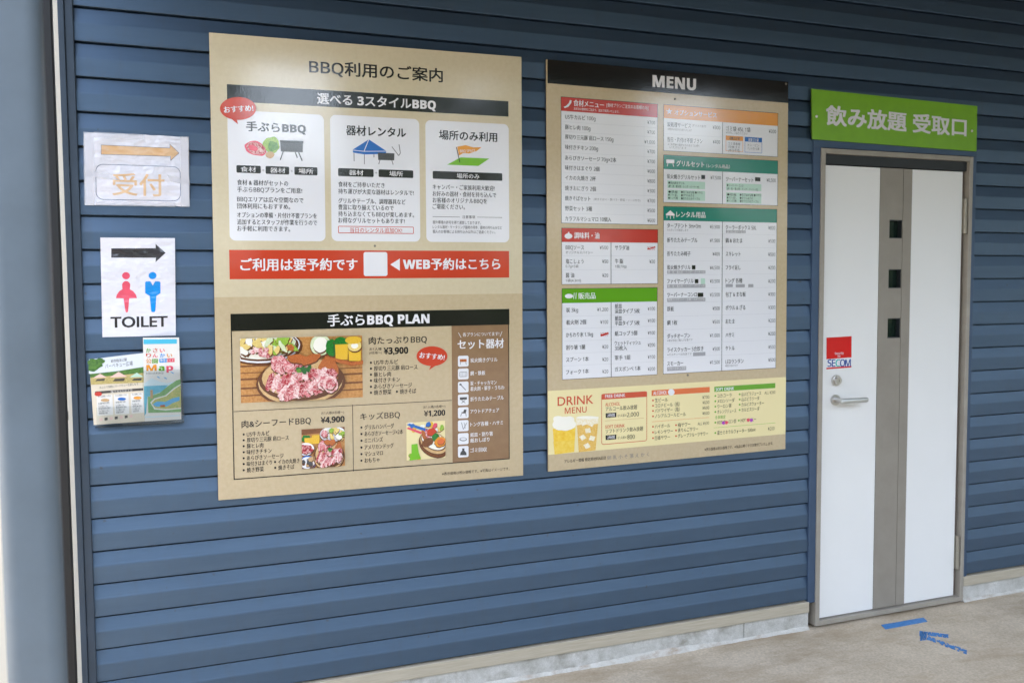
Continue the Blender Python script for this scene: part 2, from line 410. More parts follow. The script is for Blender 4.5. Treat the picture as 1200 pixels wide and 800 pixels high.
for k in range(0, len(zs), 2): cs.box((C0, LY-0.002, zs[k+1]), (CG-0.0012, LY+0.034, zs[k]), TAUPE)
for k in range(1, len(zs)-1, 2):
    cs.box((C0, LY-0.002, zs[k+1]), (wx0, LY+0.034, zs[k]), TAUPE); cs.box((wx1, LY-0.002, zs[k+1]), (CG-0.0012, LY+0.034, zs[k]), TAUPE)
cs.box((CG+0.0012, LY-0.002, LZ0), (C1, LY+0.034, LZ1), TAUPE); cs.box((CG-0.0012, LY+0.003, LZ0), (CG+0.0012, LY+0.02, LZ1), GASKET)
cs.build('centre_strip', door)
for k in range(1, len(zs)-1, 2):
    wb = MB(); wb.box((wx0, LY+0.022, zs[k+1]), (wx1, LY+0.030, zs[k]), GLASSM)
    t_ = 0.003
    wb.box((wx0, LY+0.0005, zs[k+1]), (wx0+t_, LY+0.0215, zs[k]), GASKET); wb.box((wx1-t_, LY+0.0005, zs[k+1]), (wx1, LY+0.0215, zs[k]), GASKET)
    wb.box((wx0+t_, LY+0.0005, zs[k]-t_), (wx1-t_, LY+0.0215, zs[k]), GASKET); wb.box((wx0+t_, LY+0.0005, zs[k+1]), (wx1-t_, LY+0.0215, zs[k+1]+t_), GASKET)
    wb.build('window', door)
p = onwall(981, 445.7, LY-0.01); lk = MB()
lk.cyl((p[0], LY-0.0005, p[2]), (p[0], LY-0.010, p[2]), 0.022, STEEL); lk.cyl((p[0], LY-0.010, p[2]), (p[0], LY-0.022, p[2]), 0.0165, STEEL, r2=0.0145)
lk.box((p[0]-0.001, LY-0.0226, p[2]-0.006), (p[0]+0.001, LY-0.0219, p[2]+0.006), GASKET)
lk.build('lock', door)
p = onwall(980, 468.5, LY-0.01); hd = MB()
hd.cyl((p[0], LY-0.0005, p[2]), (p[0], LY-0.009, p[2]), 0.022, STEEL); hd.cyl((p[0], LY-0.009, p[2]), (p[0], LY-0.050, p[2]), 0.0095, STEEL)
x1 = float(onwall(1017, 470, LY-0.05)[0]); LEV = plain('pale_lever_metal', (0.62, 0.63, 0.60), 0.38, 0.75, None, 1, 0, True)
prof = [(-0.009, 0), (-0.0064, -0.0055), (0.0, -0.0078), (0.0064, -0.0055), (0.009, 0), (0.0064, 0.0055), (0.0, 0.0078), (-0.0064, 0.0055)]
st = [(p[0]-0.012, 0.5), (p[0]-0.009, 0.9), (p[0]+0.01, 1.0), (p[0]+0.05, 0.95), (x1-0.01, 0.95), (x1-0.003, 0.8), (x1, 0.35)]
vv = [(x, LY-0.052+yy*k, p[2]-0.0005+zz*k*1.25) for x, k in st for zz, yy in prof]
hd.add(vv, [(i*8+j, i*8+(j+1) % 8, (i+1)*8+(j+1) % 8, (i+1)*8+j) for i in range(len(st)-1) for j in range(8)] + [tuple(range(7, -1, -1)), tuple(range((len(st)-1)*8, len(st)*8))], LEV, True)
hd.build('handle', door)
for ya, yb in ((233, 273.5), (626, 666)):
    za, zb = float(onwall(1130, ya)[2]), float(onwall(1120, yb)[2]); hx = DR-0.0305; hg = MB()
    if zb < 0.2: za += 0.0; zb += 0.0
    zm = (za+zb)/2
    hg.cyl((hx, -0.002, zb), (hx, -0.002, zm-0.001), 0.0075, BRASS); hg.cyl((hx, -0.002, zm+0.001), (hx, -0.002, za), 0.0075, BRASS)
    hg.box((hx-0.010, 0.0045, zb), (hx+0.009, 0.0175, za), BRASS)
    hg.build('hinge', frame)

# ------------------------------------------------------------------ column, black pipe, wall beyond
cb = MB(); x0, x1, y0, y1, rr = -0.3965, -0.3205, -1.54, -1.464, 0.022
pts = []
for cx, cyy, s0 in ((x1-rr, y1-rr, 0), (x0+rr, y1-rr, 90), (x0+rr, y0+rr, 180), (x1-rr, y0+rr, 270)):
    for k in range(8): pts.append((cx+rr*math.cos(R(s0+k*90/7)), cyy+rr*math.sin(R(s0+k*90/7))))
n = len(pts)
cb.add([(x, y, GZ+0.006) for x, y in pts]+[(x, y, TOP) for x, y in pts], [(i, (i+1) % n, (i+1) % n+n, i+n) for i in range(n)], COLUMN, True)
cb.box((x0-0.04, y0-0.04, GZ), (x1+0.04, y1+0.04, GZ+0.006), COLUMN)
tag(cb.build('porch_column', None, (-0.3585, -1.5, GZ)), 'pale blue steel porch column standing in front of the wall end', 'column')
pb = MB(); xa, xb = -0.490, -0.4275
pb.box((xa, -0.02, GZ), (xb, 0.03, TOP), BLACKP)
for z in (0.9, 2.4): pb.box((xa-0.004, 0.0305, z), (xb, 0.05, z+0.03), BLACKP)
tag(pb.build('downpipe', None, (-0.462, 0, GZ), bevel=0.003), 'black square downpipe beside the corner of the blue wall', 'pipe')
wb = MB(); wb.box((-4.0, 0.30, GZ), (-0.425, 0.46, 3.4), CREAM); wb.box((-4.02, 0.28, 3.4), (-0.42, 0.48, 3.46), CREAM)
tag(wb.build('neighbouring_wall', None, (-2.2, 0.4, GZ)), 'bright cream wall seen through the thin gap beside the blue corner', 'wall')

# ------------------------------------------------------------------ wood across the yard (seen in the reflections)
LEAF = plain('tree_leaves', (0.034, 0.058, 0.022), 0.7, 0, (0.02, 0.036, 0.014), 2, 0, True)
tr = MB()
def skyline(az):
    """height of the wood's top as an angle seen from the wall, with two openings to the sky"""
    t = 15.0+1.4*math.sin(az*0.33+1)+1.1*math.sin(az*0.81)+0.8*math.sin(az*1.9+2)
    for a, b2, lo in ((5.0, 10.2, 7.4), (29.0, 33.2, 7.4), (18.2, 19.4, 10.0), (-12, -8, 9)):
        if a < az < b2: t = min(t, lo+0.7*math.sin(az*3.1))
    return t
for k in range(24000):
    az = random.uniform(-68, 68); d = random.uniform(17, 20); el = skyline(az)*random.random()**0.55
    x_, y_ = d*math.sin(R(az)), 3.0-d*math.cos(R(az)); z_ = 1.3+d*math.tan(R(el))
    if random.random() < 0.35: z_ = random.uniform(GZ, 1.8)
    c = Vector((x_, y_, z_)); e1 = Vector((random.gauss(0, 1), random.gauss(0, 1), random.gauss(0, 1))).normalized(); e2 = e1.orthogonal().normalized(); s_ = random.uniform(0.12, 0.27)
    tr.add([c-e1*s_, c-e2*s_*0.6, c+e1*s_, c+e2*s_*0.6], [(0, 1, 2, 3)], LEAF)
for k in range(26):
    az = -64+k*5.1; d = random.uniform(17.5, 19.5); x_, y_ = d*math.sin(R(az)), 3.0-d*math.cos(R(az)); tr.cyl((x_, y_, GZ), (x_, y_, 1.3+d*math.tan(R(skyline(az)*0.8))), 0.14, SOFFIT, 8, 0.05)
wd = tr.build('wood'); wd['kind'] = 'stuff'

# ================================================================== PRINTED BOARDS
KRAFT = printed('kraft_print', (203, 184, 150), (196, 176, 141), 70)
KRAFT2 = printed('pale_kraft_print', (216, 203, 172), (211, 197, 165), 60)
EDGE = plain('board_edge', (150, 130, 100), 0.6)
WHITE = printed('white_print', (236, 236, 240)); BLACK = printed('black_print', (20, 18, 16)); INK = printed('ink_print', (34, 31, 30))
GREYI = printed('grey_ink_print', (128, 126, 128)); PALEL = printed('pale_line_print', (205, 206, 212)); RED = printed('red_print', (205, 62, 34)); RED2 = printed('crimson_print', (196, 46, 34))
TEXTW = printed('white_letter_print', (240, 238, 240))
BROWN = printed('brown_print', (150, 118, 86), (142, 110, 80), 30)
GREEN = printed('green_print', (96, 165, 24)); TEAL = printed('teal_print', (0, 128, 108)); ORANGE = printed('orange_print', (232, 150, 44)); MINT = printed('mint_print', (190, 222, 205))
YELLOW = printed('pale_yellow_print', (240, 225, 170)); VERM = printed('vermilion_print', (206, 74, 40)); SALMON = printed('soft_orange_print', (226, 112, 56)); BLUEP = printed('blue_print', (36, 108, 190))
def marbled(name, flesh, dark, fat, amount, sc):
    """printed picture of marbled meat: flesh tones with pale veins"""
    m, t, b = nodes(name); vec = coords(t)
    v = t.nodes.new('ShaderNodeTexNoise'); v.inputs['Scale'].default_value = sc; v.inputs['Detail'].default_value = 3; v.inputs['Distortion'].default_value = 1.2; t.links.new(vec, v.inputs['Vector'])
    base = ramp(t, noise(t, vec, sc*1.7, 4), [(0.35, lin(dark)), (0.62, lin(flesh))])
    vein = ramp(t, v.outputs['Fac'], [(0.47-amount, (0, 0, 0)), (0.5, (1, 1, 1)), (0.53+amount, (0, 0, 0))])
    t.links.new(mixc(t, vein, base, lin(fat)), b.inputs['Base Color']); b.inputs['Roughness'].default_value = 0.16; return m
PINKM = marbled('meat_pink_print', (222, 132, 136), (186, 76, 84), (244, 212, 208), 0.03, 55); FATM = marbled('fat_print', (236, 180, 178), (206, 112, 118), (250, 232, 226), 0.08, 70); REDM = marbled('dark_meat_print', (190, 64, 72), (140, 34, 44), (238, 182, 180), 0.05, 75)
LETT = printed('lettuce_print', (178, 206, 84), (120, 170, 50), 300); TAN = printed('tan_print', (205, 168, 122)); CORN = printed('corn_print', (244, 206, 70), (222, 165, 36), 500)
PLANK = printed('table_wood_print', (214, 158, 92), (186, 122, 62), 120); PLANKD = printed('dark_wood_print', (140, 84, 44), (110, 64, 36), 120); LOG = printed('log_print', (226, 190, 138), (206, 164, 108), 150)
NOOD = printed('noodle_print', (246, 226, 150), (226, 190, 96), 420); PEPP = printed('pepper_print', (38, 140, 48), (20, 96, 34), 200); PARS = printed('parsley_print', (48, 120, 56), (22, 78, 36), 600)
FRIED = printed('browned_print', (206, 120, 60), (166, 80, 40), 260); ONION = printed('onion_print', (232, 238, 206), (208, 222, 170), 140); LEAFP = printed('leaf_print', (120, 170, 60), (60, 120, 40), 300)
LIME = printed('lime_print', (120, 190, 40)); GOLD = printed('flag_print', (236, 160, 60)); DKG = printed('dark_grey_print', (62, 62, 64), (90, 90, 92), 500)
BEER = printed('beer_print', (240, 190, 40), (250, 215, 80), 60); FOAM = printed('foam_print', (250, 246, 232)); WHISKY = printed('whisky_print', (222, 168, 62), (242, 206, 120), 220); ICE = printed('ice_print', (252, 248, 236), (240, 222, 170), 160)
PURP = printed('purple_print', (180, 70, 190)); PINKP = printed('pink_print', (232, 84, 106)); SKYB = printed('figure_blue_print', (0, 150, 232))

def screw(sh, x, y, r=0.005, m=None):
    p = onwall(x, y, sh.d); b = MB(); b.cyl((p[0], sh.d+0.0, p[2]), (p[0], sh.d-0.003, p[2]), r, m or SCREW, 12, r*0.7); b.build('screw', sh.root)

# ------------------------------------------------------------------ guide board
A = Sheet('guide_board', 'beige kraft guide board headed BBQ, with three white cards above a plan menu', 'notice board', [(245, 38.4), (611, 67), (613, 556.7), (256, 585.9)], -0.010)
A.board('board', KRAFT, EDGE, 0.005)
up = A.part('upper_sheet'); u0, v0 = A.uv(250, 347.5); up.uvpoly([(0.0, v0), (1, v0), (1, 1), (0.0, 1)], KRAFT2, 1)
tl = A.part('title'); tl.text('BBQ利用のご案内', 361.6, 78, 517.6, 18, INK, 2, 0.019)
bd = A.part('style_banner'); bd.rect(265.6, 98.6, 595.6, 136.6, BLACK, 2)
A.part('lettering', bd).text('選べる 3スタイルBBQ', 370.6, 115, 509.4, 14, TEXTW, 3, 0.022)
def bubble(cx, cyy, rx, ry, tail, txt, lv, rot):
    b = A.part('speech_bubble'); b.ell(cx, cyy, rx, ry, RED, lv, 36); b.poly(tail, RED, lv+0.4)
    A.part('lettering', b).text('おすすめ!', *txt, TEXTW, lv+2, 0.03, rot)
def card(x0, y0, x1, y1):
    c = A.part('info_card'); c.rect(x0, y0, x1, y1, WHITE, 2, 6); return c
c1 = card(266, 128.5, 380.5, 282); c2 = card(385.5, 134, 491.5, 282.5); c3 = card(497.3, 140.3, 596.5, 283.4)
t1, t2, t3 = (A.part('lettering', c) for c in (c1, c2, c3)); i1, i2, i3 = (A.part('icon', c) for c in (c1, c2, c3)); g1, g2, g3 = (A.part('caption_tag', c) for c in (c1, c2, c3))
t1.text('手ぶらBBQ', 288, 147.6, 357, 12.5, INK, 3, 0.022); t2.text('器材レンタル', 404.6, 152.2, 474.4, 12.5, INK, 3, 0.022); t3.text('場所のみ利用', 513.6, 157.6, 582, 12, INK, 3, 0.02)
i1.ell(299, 173.5, 13, 8.2, PINKP, 3, 24, 18, 0.08).ell(299.5, 173.5, 11.6, 6.8, PINKM, 4, 24, 18, 0.08).ell(301, 174, 7, 3.0, FATM, 5, 16, 22).ell(296, 173, 6, 3.2, PINKP, 6, 16, 20)
i1.ell(317, 169.5, 10, 9.5, LETT, 3.5, 26, 0, 0.12).ell(319, 171, 6, 6, LEAFP, 4.5, 20, 0, 0.2).ell(315.5, 181, 5.2, 4, TAN, 5, 18, 0, 0.08)
i1.poly([(327.5, 165), (354, 166), (353.6, 178), (328.3, 177)], DKG, 5.5).poly([(327, 164), (354.6, 165), (354.2, 167.5), (327.5, 166.5)], INK, 6)
for a in ((331, 177, 327.6, 187), (349, 178, 353, 188), (345, 178, 347.5, 184.5)): i1.line(*a, 1.1, INK, 5)
i2.poly([(412, 175), (431, 163), (451.5, 176.5), (451, 180), (426, 180.5), (412.6, 178.5)], BLUEP, 3).line(431, 163, 425.5, 176.5, 0.8, WHITE, 4).line(412, 175.5, 425.5, 177, 0.7, WHITE, 4).line(425.5, 177, 451.5, 176.8, 0.7, WHITE, 4)
for a in ((413.6, 179, 413.8, 188.5), (425.8, 180, 425.8, 192), (437, 180, 437, 184), (450, 179, 450, 184)): i2.line(*a, 0.9, GREYI, 3)
i2.poly([(441.5, 178.5), (461, 179.3), (460.6, 187.5), (442, 187)], DKG, 5)
for a in ((444, 187, 442.6, 192), (458, 187.5, 459.5, 192.5), (458, 171.5, 466, 182), (466.4, 168.8, 468, 179), (466, 182, 468, 179)): i2.line(*a, 0.9, GREYI, 4)
i3.poly([(523, 192.6), (539, 184), (573, 185.4), (560, 194)], LIME, 3).line(534, 172, 538, 190, 0.9, INK, 5)
i3.poly([(535, 171.5), (545, 169.8), (554, 172.4), (563.6, 172.2), (558, 176.5), (549, 179.5), (542, 179), (537, 182)], GOLD, 4)
i3.text('BBQ SPACE', 538, 176, 556, 4.2, TEXTW, 6, 0.01, 4)
def cap(g_, x0, y0, x1, y1, s_, tx0, tx1, e=6.6):
    g_.rect(x0, y0, x1, y1, BLACK, 3, 1.2); g_.text(s_, tx0, (y0+y1)/2-0.1, tx1, e, TEXTW, 4, 0.012)
cap(g1, 276.6, 193, 305, 202.6, '食材', 281.5, 299.5); cap(g1, 310.5, 194, 338, 204, '器材', 316, 333.5); cap(g1, 344, 194.8, 371, 205, '場所', 349, 366)
cap(g2, 395, 196.4, 436.7, 207, '器材', 408, 424.5); cap(g2, 442.4, 197.9, 483.2, 208.2, '場所', 455, 471); cap(g3, 506, 199.8, 588.2, 211.5, '場所のみ', 534.5, 561)
t1.text('＋', 306.3, 199, 309.4, 4, INK, 3).text('＋', 339.6, 200, 342.6, 4, INK, 3); t2.text('＋', 438, 202, 441.2, 4, INK, 3)
for y_, x_, s_ in ((213, 336.7, '食材 & 器材がセットの'), (221.2, 353, '手ぶらBBQプランをご用意!'), (232.6, 354.5, 'BBQエリアは広々空間なので'), (240.6, 339, '団体利用にもおすすめ。'), (251, 370, 'オプションの準備・片付け不要プランを'), (259.2, 370.4, '追加するとスタッフが作業を行うので'), (267, 339, 'お手軽に利用できます。')):
    t1.text(s_, 277.6, y_, x_, 7, INK, 3, 0.012)
for y_, x_, s_ in ((215.3, 449.4, '食材をご持参いただき'), (223.4, 483.6, '持ち運びが大変な器材はレンタルで!'), (234.5, 474, 'グリルやテーブル、調理器具など'), (242, 460, '豊富に取り揃えているので'), (249.8, 484, '持ち込まなくてもBBQが楽しめます。'), (257.4, 473, 'お得なグリルセットもあります!')):
    t2.text(s_, 395.3, y_, x_, 6.8, INK, 3, 0.012)
t2.ring(395, 264, 483.8, 273.4, 0.7, RED, 3, 1); t2.text('当日のレンタル追加OK!', 409, 268.8, 470, 6.6, RED, 3, 0.006)
for y_, x_, s_ in ((218.3, 579, 'キャンパー・ご家族利用大歓迎!'), (226.3, 581, 'お好みの器材・食材を持ち込んで'), (233.8, 570, 'お客様のオリジナルBBQを'), (241.3, 544, 'ご堪能ください。')):
    t3.text(s_, 506, y_, x_, 6.6, INK, 3, 0.012)
t3.text('注意事項', 541, 253.6, 556, 4, INK, 3); t3.hline(506, 538, 253.2, 0.4, INK, 3); t3.hline(558.5, 588, 253.8, 0.4, INK, 3)
for y_, x_, s_ in ((259.7, 563, '屋外環境の許可を得て運営しております。'), (265.2, 588, 'レンタル器材・ケータリング器材の持参、器材の持ち込みなど'), (270.6, 580, '個人のお客様による持ち込み以外はご遠慮ください。')): t3.text(s_, 506, y_, x_, 4.3, INK, 3)
bubble(278.6, 127, 21, 13.4, [(270, 138.5), (278.6, 145.5), (277, 139.5)], (262, 126.6, 296, 8.6), 6, 7)
rb = A.part('booking_banner'); rb.rect(268.2, 292, 596.4, 324.5, RED, 2); rb.rect(424.8, 294.6, 452.9, 322.6, WHITE, 3, 2.2)
rl = A.part('lettering', rb); rl.text('ご利用は要予約です', 281.5, 309.4, 417.5, 15.6, TEXTW, 3, 0.024); rl.text('WEB予約はこちら', 471.4, 308.8, 585.6, 14.6, TEXTW, 3, 0.024); rl.poly([(456.2, 309.2), (467.4, 302.2), (467.4, 316.4)], TEXTW, 3)
ph = A.part('plan_banner'); ph.rect(269.8, 367, 596.7, 379.5, BLACK, 2)
A.part('lettering', ph).text('手ぶらBBQ PLAN', 383, 374.8, 502, 15, TEXTW, 3, 0.022)
pf = A.part('plan_frame'); pf.ring(269.8, 367, 597, 537.5, 1.0, BLACK, 2.5); pf.hline(273.7, 528.6, 481.6, 0.6, INK, 2); pf.vline(412, 473.5, 552, 0.6, INK, 2)
eq = A.part('equipment_panel'); eq.rect(528.3, 381, 596.2, 537.4, BROWN, 2)
el = A.part('lettering', eq); el.text('各プランについてます!', 541.5, 391.4, 584.5, 5, TEXTW, 3, 0.006); el.line(536.4, 389, 539.6, 395, 0.5, TEXTW, 3).line(588, 387.5, 585.6, 393.5, 0.5, TEXTW, 3)
el.text('セット器材', 535.5, 403, 590, 12, TEXTW, 3, 0.022)
EQ = [(422.6, [('炭火焼きグリル', -1, 582.5)]), (437.6, [('網・鉄板', -0.8, 568)]), (453, [('炭・チャッカマン', -4.4, 581.5), ('着火剤・軍手・うちわ', 2.0, 590.5)]), (468, [('折りたたみテーブル', -0.8, 590)]), (483.2, [('アウトドアチェア', -1.5, 584.5)]), (498.4, [('トング各種・ハサミ', -1.6, 589)]), (513.7, [('紙皿・割り箸', -4.6, 577), ('紙おしぼり', 2.0, 573)]), (528.9, [('ゴミ回収', -1.6, 570)])]
for k, (yc, ls) in enumerate(EQ):
    ic = A.part('icon_tile', eq); ic.rect(535.8, yc-6.3, 548.4, yc+6.0, WHITE, 3, 1.8); x = 542
    if k == 0: ic.rect(538, yc-2.5, 546, yc+0.5, FRIED, 4); ic.line(539, yc+0.5, 538.5, yc+4, 0.6, GREYI, 4); ic.line(545, yc+0.5, 545.6, yc+4, 0.6, GREYI, 4)
    elif k == 1:
        ic.ring(537.6, yc-2.6, 546.6, yc+3, 0.5, GREYI, 4, 1.2)
        for q in range(4): ic.vline(539.5+q*1.7, yc-2.4, yc+2.8, 0.3, GREYI, 4)
    elif k == 2: ic.line(539, yc-3, 545, yc+3.4, 1.0, GREYI, 4); ic.ell(538.7, yc-3.2, 1.5, 1, DKG, 5, 12)
    elif k == 3: ic.rect(538, yc-3, 546.4, yc-0.6, DKG, 4); ic.line(540, yc, 544.5, yc+3.6, 0.6, DKG, 4); ic.line(544.5, yc, 540, yc+3.6, 0.6, DKG, 4)
    elif k == 4: ic.poly([(543, yc-4), (546, yc-4), (545, yc+0.5), (540, yc+0.5), (540, yc-1), (542, yc-1)], DKG, 4); ic.line(540, yc+0.5, 539, yc+4, 0.6, DKG, 4); ic.line(545, yc+0.5, 545.6, yc+4, 0.6, DKG, 4)
    elif k == 5: ic.line(540, yc-4, 542, yc+4, 0.7, GREYI, 4); ic.line(546, yc-3.5, 542.4, yc+4, 0.7, GREYI, 4); ic.line(543, yc-4, 544.5, yc+3, 0.5, GREYI, 4)
    elif k == 6: ic.ell(542, yc+0.5, 4.4, 2.2, GREYI, 4, 20); ic.ell(542, yc+0.2, 3.4, 1.4, WHITE, 5, 20)
    else: ic.poly([(540.5, yc-4), (543.7, yc-4), (543.2, yc-1.8), (545.6, yc+1), (546, yc+4), (538.2, yc+4), (538.8, yc+1), (541, yc-1.8)], DKG, 4)
    for s_, dy, x1 in ls: el.text(s_, 550.5, yc+dy, x1, 5.6, TEXTW, 3, 0.012)
pl1, pl2, pl3 = A.part('meat_plan'), A.part('seafood_plan'), A.part('kids_plan')
pl1.text('肉たっぷりBBQ', 431, 398.6, 499, 9.6, INK, 2, 0.012).text('お1人様', 431.6, 408.4, 446, 3.9, INK, 2).text('(4名様〜)', 431.6, 412.8, 446, 3.7, INK, 2).text('¥3,900', 448.6, 410.4, 477, 10.6, INK, 2, 0.022)
def bl(p, x, y, s_, x1): p.ell(x, y, 1.25, 1.3, INK, 2, 12); p.text(s_, x+3.6, y, x1, 6.4, INK, 2, 0.012)
for y_, s_, x_ in ((424.2, 'US牛カルビ', 465.3), (431.2, '厚切り三元豚 肩ロース', 488), (438.3, '豚ヒレ肉', 457), (445.2, '味付きチキン', 467.5), (452.4, 'あらびきソーセージ', 481.5), (459.4, '焼き野菜', 457.5)): bl(pl1, 433.5, y_, s_, x_)
bl(pl1, 464, 458.2, '焼きそば', 486.5)
bubble(505.2, 416.6, 18.2, 11.6, [(504.5, 426.6), (501.6, 432.8), (512, 426)], (490.5, 417.2, 520, 7.8), 4, -7)
pl2.text('肉&シーフードBBQ', 282.8, 496.6, 363.2, 9.6, INK, 2, 0.012).text('お1人様(4名様〜)', 375.5, 483.6, 402, 3.8, INK, 2).text('¥4,900', 375, 491.6, 402.5, 9.6, INK, 2, 0.022)
for y_, s_, x_ in ((508.4, 'US牛カルビ', 315), (515.2, '厚切り三元豚 肩ロース', 337.5), (522.2, '豚ヒレ肉', 308), (529.3, '味付きチキン', 317.5), (536.3, 'あらびきソーセージ', 331.5), (543.2, '味付きはまぐり', 318), (550.4, '焼き野菜', 308.5)): bl(pl2, 285.2, y_, s_, x_)
bl(pl2, 321.6, 540.8, 'イカの丸焼き', 350); bl(pl2, 321.8, 547.6, '焼きそば', 344)
pl3.text('キッズBBQ', 421, 487.8, 467.5, 9.2, INK, 2, 0.012).text('お1人様(1名様〜)', 495, 476.6, 521, 3.8, INK, 2).text('¥1,200', 496, 484, 520.7, 9.4, INK, 2, 0.022)
for y_, s_, x_ in ((500.3, 'グリルハンバーグ', 460.5), (508, 'あらびきソーセージ×2本', 471), (515.8, 'ミニバンズ', 447.5), (523.8, 'アメリカンドッグ', 460), (531.6, 'マシュマロ', 447.5), (539.2, 'おもちゃ', 443.5)): bl(pl3, 422.4, y_, s_, x_)
A.part('footnote').text('※表示価格は税込価格です。※写真はイメージです。', 517.2, 555, 597, 4.2, INK, 2)
UNDER = printed('food_shadow_print', (112, 66, 38), (92, 50, 28), 200)
def photo(x0, y0, x1, y1):
    """a printed photograph: shapes are given in 0..1 of the picture, x right and y down, and cut at its edge"""
    p = A.part('food_photo'); u0, v0, u1, v1 = p.box(x0, y0, x1, y1)
    cl = lambda v: min(1.0, max(0.0, v)); st = [2.0]
    def sh(pts, m):
        st[0] += 0.25; q = [(u0+(u1-u0)*cl(a), v1-(v1-v0)*cl(b)) for a, b in pts][::-1]
        p.uvpoly(q, m, st[0])
    def el(cx, cyy, rx, ry, m, rot=0, wob=0.0, n=26):
        ph_ = [random.uniform(0, 6.28) for _ in range(3)]; asp = (x1-x0)/(y1-y0); pts = []
        for k in range(n):
            t = 2*math.pi*k/n; r = 1+wob*(math.sin(2*t+ph_[0])+math.sin(5*t+ph_[1])+0.7*math.sin(9*t+ph_[2]))/2
            X, Y = rx*r*math.cos(t)*asp, ry*r*math.sin(t); pts.append((cx+(X*math.cos(R(rot))-Y*math.sin(R(rot)))/asp, cyy+X*math.sin(R(rot))+Y*math.cos(R(rot))))
        if rx > 0.03 and m not in (PLANK, CORN): sh([(cx+(a-cx)*1.06+0.004, cyy+(b2-cyy)*1.06+0.018) for a, b2 in pts], UNDER)  # shadow printed beneath each food shape as a darker, larger copy
        sh(pts, m)
    sh([(0, 0), (1, 0), (1, 1), (0, 1)], PLANK); return sh, el
def meatboard(sh, el, cx, cyy, s_):
    el(cx, cyy+0.08*s_, 0.345*s_, 0.37*s_, LOG); el(cx, cyy+0.02*s_, 0.325*s_, 0.33*s_, TAN); el(cx, cyy+0.01*s_, 0.315*s_, 0.31*s_, LOG)
    for (a, b, rx, ry, m, ro) in ((-0.17, -0.20, 0.075, 0.14, PINKM, 20), (-0.07, -0.17, 0.08, 0.11, PINKM, 10), (0.0, -0.16, 0.055, 0.10, REDM, 20), (-0.02, -0.28, 0.09, 0.07, FRIED, 10), (0.08, -0.27, 0.08, 0.07, FRIED, -20), (0.20, -0.14, 0.05, 0.16, FRIED, 30), (0.27, -0.10, 0.04, 0.16, FRIED, -15)):
        el(cx+a*s_, cyy+b*s_, rx*s_, ry*s_, m, ro, 0.12)
    for k in range(7): el(cx+(-0.25+0.045*k)*s_, cyy+(0.06+0.02*(k % 3))*s_, 0.026*s_, 0.16*s_, (REDM, FATM, PINKM)[k % 3], 22, 0.1)
    for k in range(6): el(cx+(0.0+0.05*k)*s_, cyy+(-0.03+0.015*(k % 2))*s_, 0.045*s_, 0.10*s_, (PINKM, FATM, REDM)[k % 3], 35, 0.15)
    for k in range(9): el(cx+(-0.13+0.04*k)*s_, cyy+(0.24-0.012*k+0.02*(k % 2))*s_, 0.042*s_, 0.15*s_, (FATM, REDM, PINKM)[k % 3], 38, 0.15)
    for a, b in ((0.19, 0.10), (0.24, 0.14)): el(cx+a*s_, cyy+b*s_, 0.062*s_, 0.14*s_, FATM, 10, 0.08); el(cx+a*s_, cyy+b*s_, 0.04*s_, 0.09*s_, PINKM, 10, 0.1)
    for k in range(10): el(cx+random.uniform(-0.03, 0.07)*s_, cyy+random.uniform(-0.14, -0.06)*s_, 0.018*s_, 0.035*s_, (PARS, LEAFP)[k % 4 == 0], 30*k, 0.3, 14)
sh, el_ = photo(280.6, 396, 424, 464.7)
for y_, h_ in ((0.42, 0.025), (0.53, 0.015), (0.62, 0.03), (0.76, 0.03), (0.88, 0.02)): sh([(0, y_), (1, y_-0.02), (1, y_+h_-0.02), (0, y_+h_)], PLANKD)
el_(0.17, 0.12, 0.31, 0.27, TEXTW); el_(0.17, 0.10, 0.28, 0.23, FOAM)
for k in range(26): el_(random.uniform(0, 0.2), random.uniform(0.02, 0.2), 0.045, 0.05, (NOOD, FOAM, NOOD)[k % 3], random.uniform(0, 180), 0.3, 12)
for k in range(24): el_(random.uniform(0.22, 0.42), random.uniform(0.03, 0.2), 0.05, 0.04, (LETT, ONION, LETT, NOOD)[k % 4], random.uniform(0, 180), 0.3, 12)
for k in range(14): el_(random.uniform(0.09, 0.22), random.uniform(0.17, 0.28), 0.022, 0.035, (PINKM, FATM, REDM)[k % 3], random.uniform(0, 180), 0.2, 12)
el_(0.40, 0.16, 0.03, 0.05, FRIED, 0, 0.2)
el_(0.645, 0.13, 0.085, 0.17, ONION); el_(0.645, 0.13, 0.06, 0.12, FOAM, 0, 0.05); el_(0.735, 0.18, 0.05, 0.13, PEPP, 0, 0.1); el_(0.82, 0.09, 0.07, 0.07, PEPP, 0, 0.15); el_(0.76, 0.20, 0.012, 0.10, PARS)
for cx, cyy in ((0.82, 0.25), (0.93, 0.28)):
    sh([(cx-0.055, cyy-0.12), (cx+0.055, cyy-0.12), (cx+0.05, cyy+0.13), (cx-0.05, cyy+0.12)], CORN)
el_(0.93, 0.16, 0.058, 0.09, NOOD); el_(0.93, 0.16, 0.03, 0.045, FOAM); el_(0.92, 0.07, 0.07, 0.06, CORN)
sh([(0.68, 0.30), (0.90, 0.42), (1, 0.40), (1, 0.46), (0.9, 0.48), (0.68, 0.36)], FRIED)
meatboard(sh, el_, 0.48, 0.62, 1.0)
sh, el_ = photo(352.3, 502.6, 403.2, 545.2)
sh([(0, 0), (1, 0), (1, 0.10), (0, 0.14)], PLANKD)
el_(0.72, 0.16, 0.30, 0.2, TEXTW); 
for k in range(22): el_(random.uniform(0.55, 0.98), random.uniform(0.03, 0.28), 0.06, 0.05, (NOOD, LETT, FOAM)[k % 3], random.uniform(0, 180), 0.3, 12)
el_(0.52, 0.14, 0.07, 0.1, PINKM, 0, 0.2); el_(0.1, 0.24, 0.1, 0.1, PEPP, 0, 0.2)
